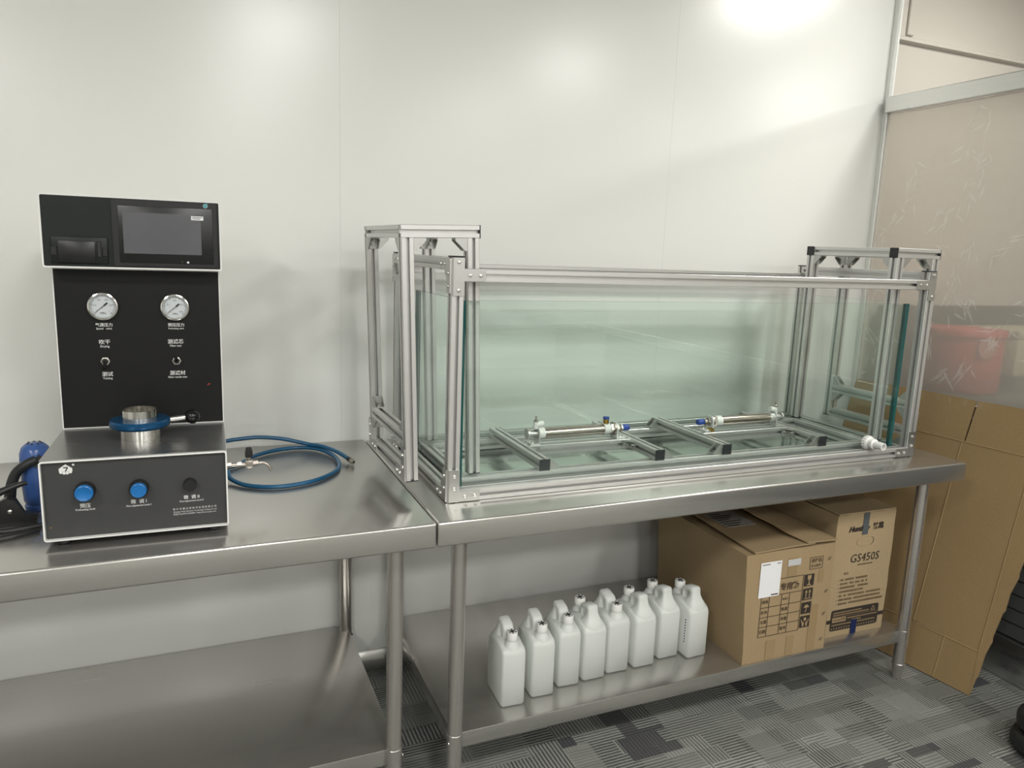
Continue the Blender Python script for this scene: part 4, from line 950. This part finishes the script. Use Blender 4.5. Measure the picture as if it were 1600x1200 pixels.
obj('staple', bm, 'nickel', cA, 0)
# closed carton with handle hole
gw, gd, gh = 0.2535, 0.400, 0.4265
cG = carton('carton', 'tall pale brown carton reading GS450S standing beside the table leg', (2.2055, -0.6180, ZS), -0.022, gw, gd, gh, 'carton2')
yg = -0.0016
text('Huntkey', 'print_dark', cG, (0.098, yg, 0.374), width=0.092, shear=0.25, bold=0.0005); text('航嘉', 'print_dark', cG, (0.178, yg, 0.3755), width=0.048, bold=0.0003)
text('GS450S', 'print_dark', cG, (0.136, yg, 0.2700), width=0.125, shear=0.10, bold=0.0)
bm = B(); flat(bm, 0.107, 0.172, 0.2455, 0.2490, yg, 0.0003); obj('small_print', bm, 'print_faint', cG, 0)
text('特点:', 'print_brown', cG, (0.062, yg, 0.2215), width=0.022)
rl = random.Random(3)
bm = B()
for i, ln in enumerate((0.115, 0.118, 0.120, 0.105, 0.180, 0.183, 0.196)):
    z = 0.2015-i*0.0142; flat(bm, 0.0305, 0.0328, z-0.0012, z+0.0012, yg, 0.0003); x = 0.040
    while x < 0.040+ln:
        wd = 0.0052; 
        if rl.random() > 0.08:
            flat(bm, x, x+wd, z+0.0018, z+0.0030, yg, 0.0003); flat(bm, x+0.0004, x+wd-0.0004, z-0.0006, z+0.0006, yg, 0.0003); flat(bm, x, x+wd, z-0.0034, z-0.0024, yg, 0.0003); flat(bm, x+rl.uniform(0.001, 0.003), x+rl.uniform(0.0032, 0.0042), z-0.0034, z+0.0030, yg, 0.0003)
        x += 0.0066
obj('small_print', bm, 'print_faint', cG, 0)
bm = B(); prism(bm, rrect(0.017, 0.226, 0.022, 0.096, 0.008), (0, yg, 0), (1, 0, 0), (0, 0, 1), (0, -0.0003, 0)); flat(bm, 0.001, 0.017, 0.050, 0.063, yg, 0.0003); flat(bm, 0.226, 0.252, 0.050, 0.063, yg, 0.0003); bl = obj('dark_print_block', bm, 'print_dark', cG, 0)
bm = B(); flat(bm, 0.024, 0.083, 0.052, 0.068, yg-0.0005, 0.0002); obj('maker_box', bm, 'print_tan', bl, 0)
text('Huntkey航嘉', 'print_dark', bl, (0.0535, yg-0.0009, 0.060), width=0.052, shear=0.2, bold=0.0002)
bm = B()
for z, x0, x1 in ((0.0855, 0.026, 0.150), (0.0770, 0.026, 0.178), (0.0610, 0.090, 0.216), (0.0520, 0.112, 0.150), (0.0425, 0.024, 0.214), (0.0300, 0.022, 0.214)):
    x = x0
    while x < x1: flat(bm, x, x+0.0042, z-0.0022, z+0.0022, yg-0.0005, 0.0002); x += 0.0066 if z > 0.035 else 0.011
flat(bm, 0.022, 0.221, 0.0695, 0.0702, yg-0.0005, 0.0002)
for q in (90, 210, 330):      # recycling triangle
    c = Vector((0.201+0.0065*math.cos(R(q)), 0.0800+0.0065*math.sin(R(q)))); d = Vector((math.cos(R(q+90)), 0, math.sin(R(q+90)))); s_ = Vector((math.cos(R(q)), 0, math.sin(R(q))))
for i in range(3):
    p0 = Vector((0.201+0.0125*math.cos(R(90+120*i)), 0.0795+0.0125*math.sin(R(90+120*i)))); p1 = Vector((0.201+0.0125*math.cos(R(210+120*i)), 0.0795+0.0125*math.sin(R(210+120*i))))
    d = (p1-p0); ln = d.length; d = d/ln; nn = Vector((-d.y, d.x)); p0 = p0+d*ln*0.12; ln *= 0.74
    prism(bm, [(0, 0), (ln, 0), (ln, 0.0022), (0, 0.0022)], (p0.x, yg-0.0005, p0.y), (d.x, 0, d.y), (nn.x, 0, nn.y), (0, -0.0002, 0))
obj('block_print', bm, 'print_tan', bl, 0)
bm = B(); prism(bm, rrect(0.092, 0.165, 0.3135, 0.3420, 0.0140, 6), (0, yg+0.0006, 0), (1, 0, 0), (0, 0, 1), (0, -0.0006, 0)); hh = obj('handle_tab', bm, 'carton2', cG, 0)
bm = B(); pts = [(0.151+0.0142*math.cos(R(q)), 0.3278+0.0142*math.sin(R(q))) for q in range(-90, 91, 18)]; pi_ = [(0.1505+0.0122*math.cos(R(q)), 0.3278+0.0132*math.sin(R(q))) for q in range(90, -91, -18)]
prism(bm, pts+pi_, (0, yg-0.0002, 0), (1, 0, 0), (0, 0, 1), (0, -0.0003, 0)); obj('tab_cut', bm, 'print_brown', hh, 0)
bm = B(); flat(bm, 0.110, 0.134, 0.352, 0.4270, yg-0.0006, 0.0003); flat(bm, 0.110, 0.134, 0.4262, 0.4275, 0.05, 0.05); obj('grey_tape', bm, 'tape_grey', cG, 0)
bm = B(); flat(bm, 0.108, 0.133, 0.0008, 0.052, yg-0.0009, 0.0003); obj('blue_tape', bm, 'tape_blue', cG, 0)
flap(cG, [(0.004, -0.001, gh+0.0012), (0.128, -0.002, gh+0.002), (0.250, -0.001, gh+0.0012), (0.250, 0.398, gh+0.0015), (0.122, 0.398, gh+0.016), (0.004, 0.398, gh+0.010)], 'carton2', 0.004)

# ================================================================== CARDBOARD SHEET LEANING AT THE RIGHT
th = R(12.0); yawS = math.atan(0.1413)
sh = thing('cardboard_sheet', 'flattened brown cardboard box leaning against the partition', 'cardboard', (2.6245, -0.609, 0.001))
# local frame: u = along the floor towards the viewer (-y), v = up the slope
ud = Vector((math.sin(yawS), -math.cos(yawS), 0)); nrm0 = Vector((-math.cos(yawS), -math.sin(yawS), 0))
vd = (Vector((0, 0, 1))*math.cos(th) - nrm0*math.sin(th)); wn_ = ud.cross(vd)
if wn_.dot(nrm0) < 0: wn_ = -wn_
Ms = Matrix((ud, vd, wn_)).transposed().to_4x4(); Ms.translation = Vector((2.6245, -0.609, 0.001)); sh.matrix_world = Ms
# u of the features: left edge -.47, mid crease .0, right crease .225; v of creases .155,.83, top .972
def panel(name, poly, lift=0.0, th_=0.006, mat='sheet'):
    bm = B(); prism(bm, poly, (0, 0, lift), (1, 0, 0), (0, 1, 0), (0, 0, th_)); return obj(name, bm, mat, sh, 0)
g = 0.0003
panel('board', [(-0.470, 0.157+g), (-0.006-g, 0.157+g), (0.000-g, 0.820-g), (-0.460, 0.826-g)])
panel('board', [(-0.006+g, 0.157+g), (0.219-g, 0.150+g), (0.228-g, 0.815-g), (0.000+g, 0.820-g)])
panel('flap', [(-0.470, 0.003), (0.102-g, 0.001), (0.106-g, 0.153-g), (-0.470, 0.157-g)], 0.0006)
panel('flap', [(0.102+g, 0.001), (0.225, 0.000), (0.219, 0.149-g), (0.106+g, 0.153-g)], 0.0003)
panel('flap', [(-0.460, 0.826+g), (0.006, 0.822+g), (0.012, 0.968), (-0.200, 0.972), (-0.450, 0.968)], 0.0008)
panel('flap', [(0.011, 0.820+g), (0.228, 0.815+g), (0.290, 0.812), (0.300, 0.965), (0.150, 0.970), (0.020, 0.968)], 0.0010)
panel('side_strip', [(0.2195, 0.150), (0.2255, 0.001), (0.232, 0.060), (0.236, 0.070), (0.240, 0.150), (0.250, 0.200), (0.248, 0.215), (0.258, 0.300), (0.263, 0.310), (0.264, 0.370), (0.276, 0.430), (0.274, 0.445), (0.284, 0.560), (0.292, 0.700), (0.296, 0.808), (0.2285, 0.813)], 0.0012)
for p0, p1 in (((-0.47, 0.157), (0.2185, 0.150)), ((-0.46, 0.825), (0.228, 0.817)), ((-0.006, 0.159), (0.0, 0.818)), ((0.2195, 0.152), (0.2285, 0.813)), ((0.102, 0.003), (0.106, 0.152))):
    bm = B(); cyl(bm, (p0[0], p0[1], 0.0050), (p1[0], p1[1], 0.0050), 0.0030, n=10); obj('crease', bm, 'sheet', sh)
for i in range(9):
    bm = B(); box(bm, -0.38+i*0.05, -0.372+i*0.05+0.006*(i % 3), 0.940+0.004*(i % 2), 0.962, 0.0070, 0.0074); obj('torn_tape', bm, 'tape', sh, 0)

# ================================================================== THINGS BEHIND THE FROSTED PARTITION
dk = thing('office_cabinet', 'dark cabinet behind the frosted partition under the red canister', 'cabinet', (3.60, -0.22, 0))
bm = B(); box(bm, -0.62, 1.4, -0.20, 0.24, 0.001, 0.90, 0.006, 2); obj('body', bm, 'darkboard', dk)
bm = B(); box(bm, -0.62, 1.4, 0.19, 0.225, 0.902, 1.235, 0.006, 2); obj('back_board', bm, 'darkboard', dk)
bm = B(); box(bm, -0.140, 0.35, -0.09, 0.185, 0.9005, 0.965, 0.003, 1); obj('riser', bm, 'darkboard', dk)
for i in range(3):
    bm = B(); box(bm, -0.60+i*0.66, 0.04+i*0.66, -0.214, -0.2005, 0.06, 0.86, 0.004, 1); d_ = obj('door', bm, 'darkboard', dk)
    bm = B(); box(bm, -0.02+i*0.66, 0.0+i*0.66, -0.232, -0.2145, 0.55, 0.70, 0.003, 1); obj('handle', bm, 'alu_rail', d_)
rc = thing('canister', 'blurred red canister seen through the frosted partition', 'canister', (3.262, -0.20, 0.902))
bm = B(); lathe(bm, [(0.0, 0.0005), (0.138, 0.0005), (0.146, 0.012), (0.146, 0.235), (0.138, 0.252), (0.0, 0.254)], n=36); rb = obj('body', bm, 'red', rc)
bm = B(); lathe(bm, [(0.149, 0.226), (0.153, 0.229), (0.153, 0.246), (0.147, 0.256), (0.0, 0.258)], n=36); obj('lid', bm, 'red', rb)
bm = B(); cyl(bm, (-0.05, -0.1375, 0.190), (-0.0515, -0.143, 0.190), 0.042, n=24); obj('pale_label', bm, 'pink', rb)
cr = tag(obj('storage_box', box(B(), 3.455, 3.80, -0.30, -0.06, 0.966, 1.150, 0.004, 2), 'cream'), 'blurred cream box beside the red canister behind the frosted partition', 'box')
bm = B(); box(bm, 3.452, 3.803, -0.303, -0.057, 1.120, 1.153, 0.004, 1); obj('lid', bm, 'cream', cr)

# ================================================================== BLACK BAG AT THE LOWER RIGHT
bg = thing('black_case', 'glossy black case on the carpet at the lower right corner', 'case', (2.615, -1.175, 0.0))
def blob(bm, cx_, cy_, z0, z1, rx, ry, n=28):
    rows = []
    for t_ in range(9):
        q = t_/8; z = z0+(z1-z0)*q; k = (1-abs(2*q-1)**3.2)**0.5*0.16+0.84
        rows.append([bm.verts.new((cx_+rx*k*math.copysign(abs(math.cos(2*PI*i/n))**0.7, math.cos(2*PI*i/n)), cy_+ry*k*math.copysign(abs(math.sin(2*PI*i/n))**0.7, math.sin(2*PI*i/n)), z)) for i in range(n)])
    for r0, r1 in zip(rows[:-1], rows[1:]): skin(bm, r0, r1)
    bm.faces.new(list(reversed(rows[0]))); bm.faces.new(rows[-1]); return bm
bm = B(); blob(bm, 0, 0, 0.002, 0.060, 0.125, 0.150); obj('base', bm, 'rubber', bg, 60)
bm = B(); blob(bm, 0.004, 0.0, 0.064, 0.125, 0.118, 0.144); obj('lid', bm, 'rubber', bg, 60)
bm = B(); blob(bm, 0.002, 0, 0.0585, 0.0655, 0.112, 0.137); obj('seam', bm, 'gloss_black', bg, 60)
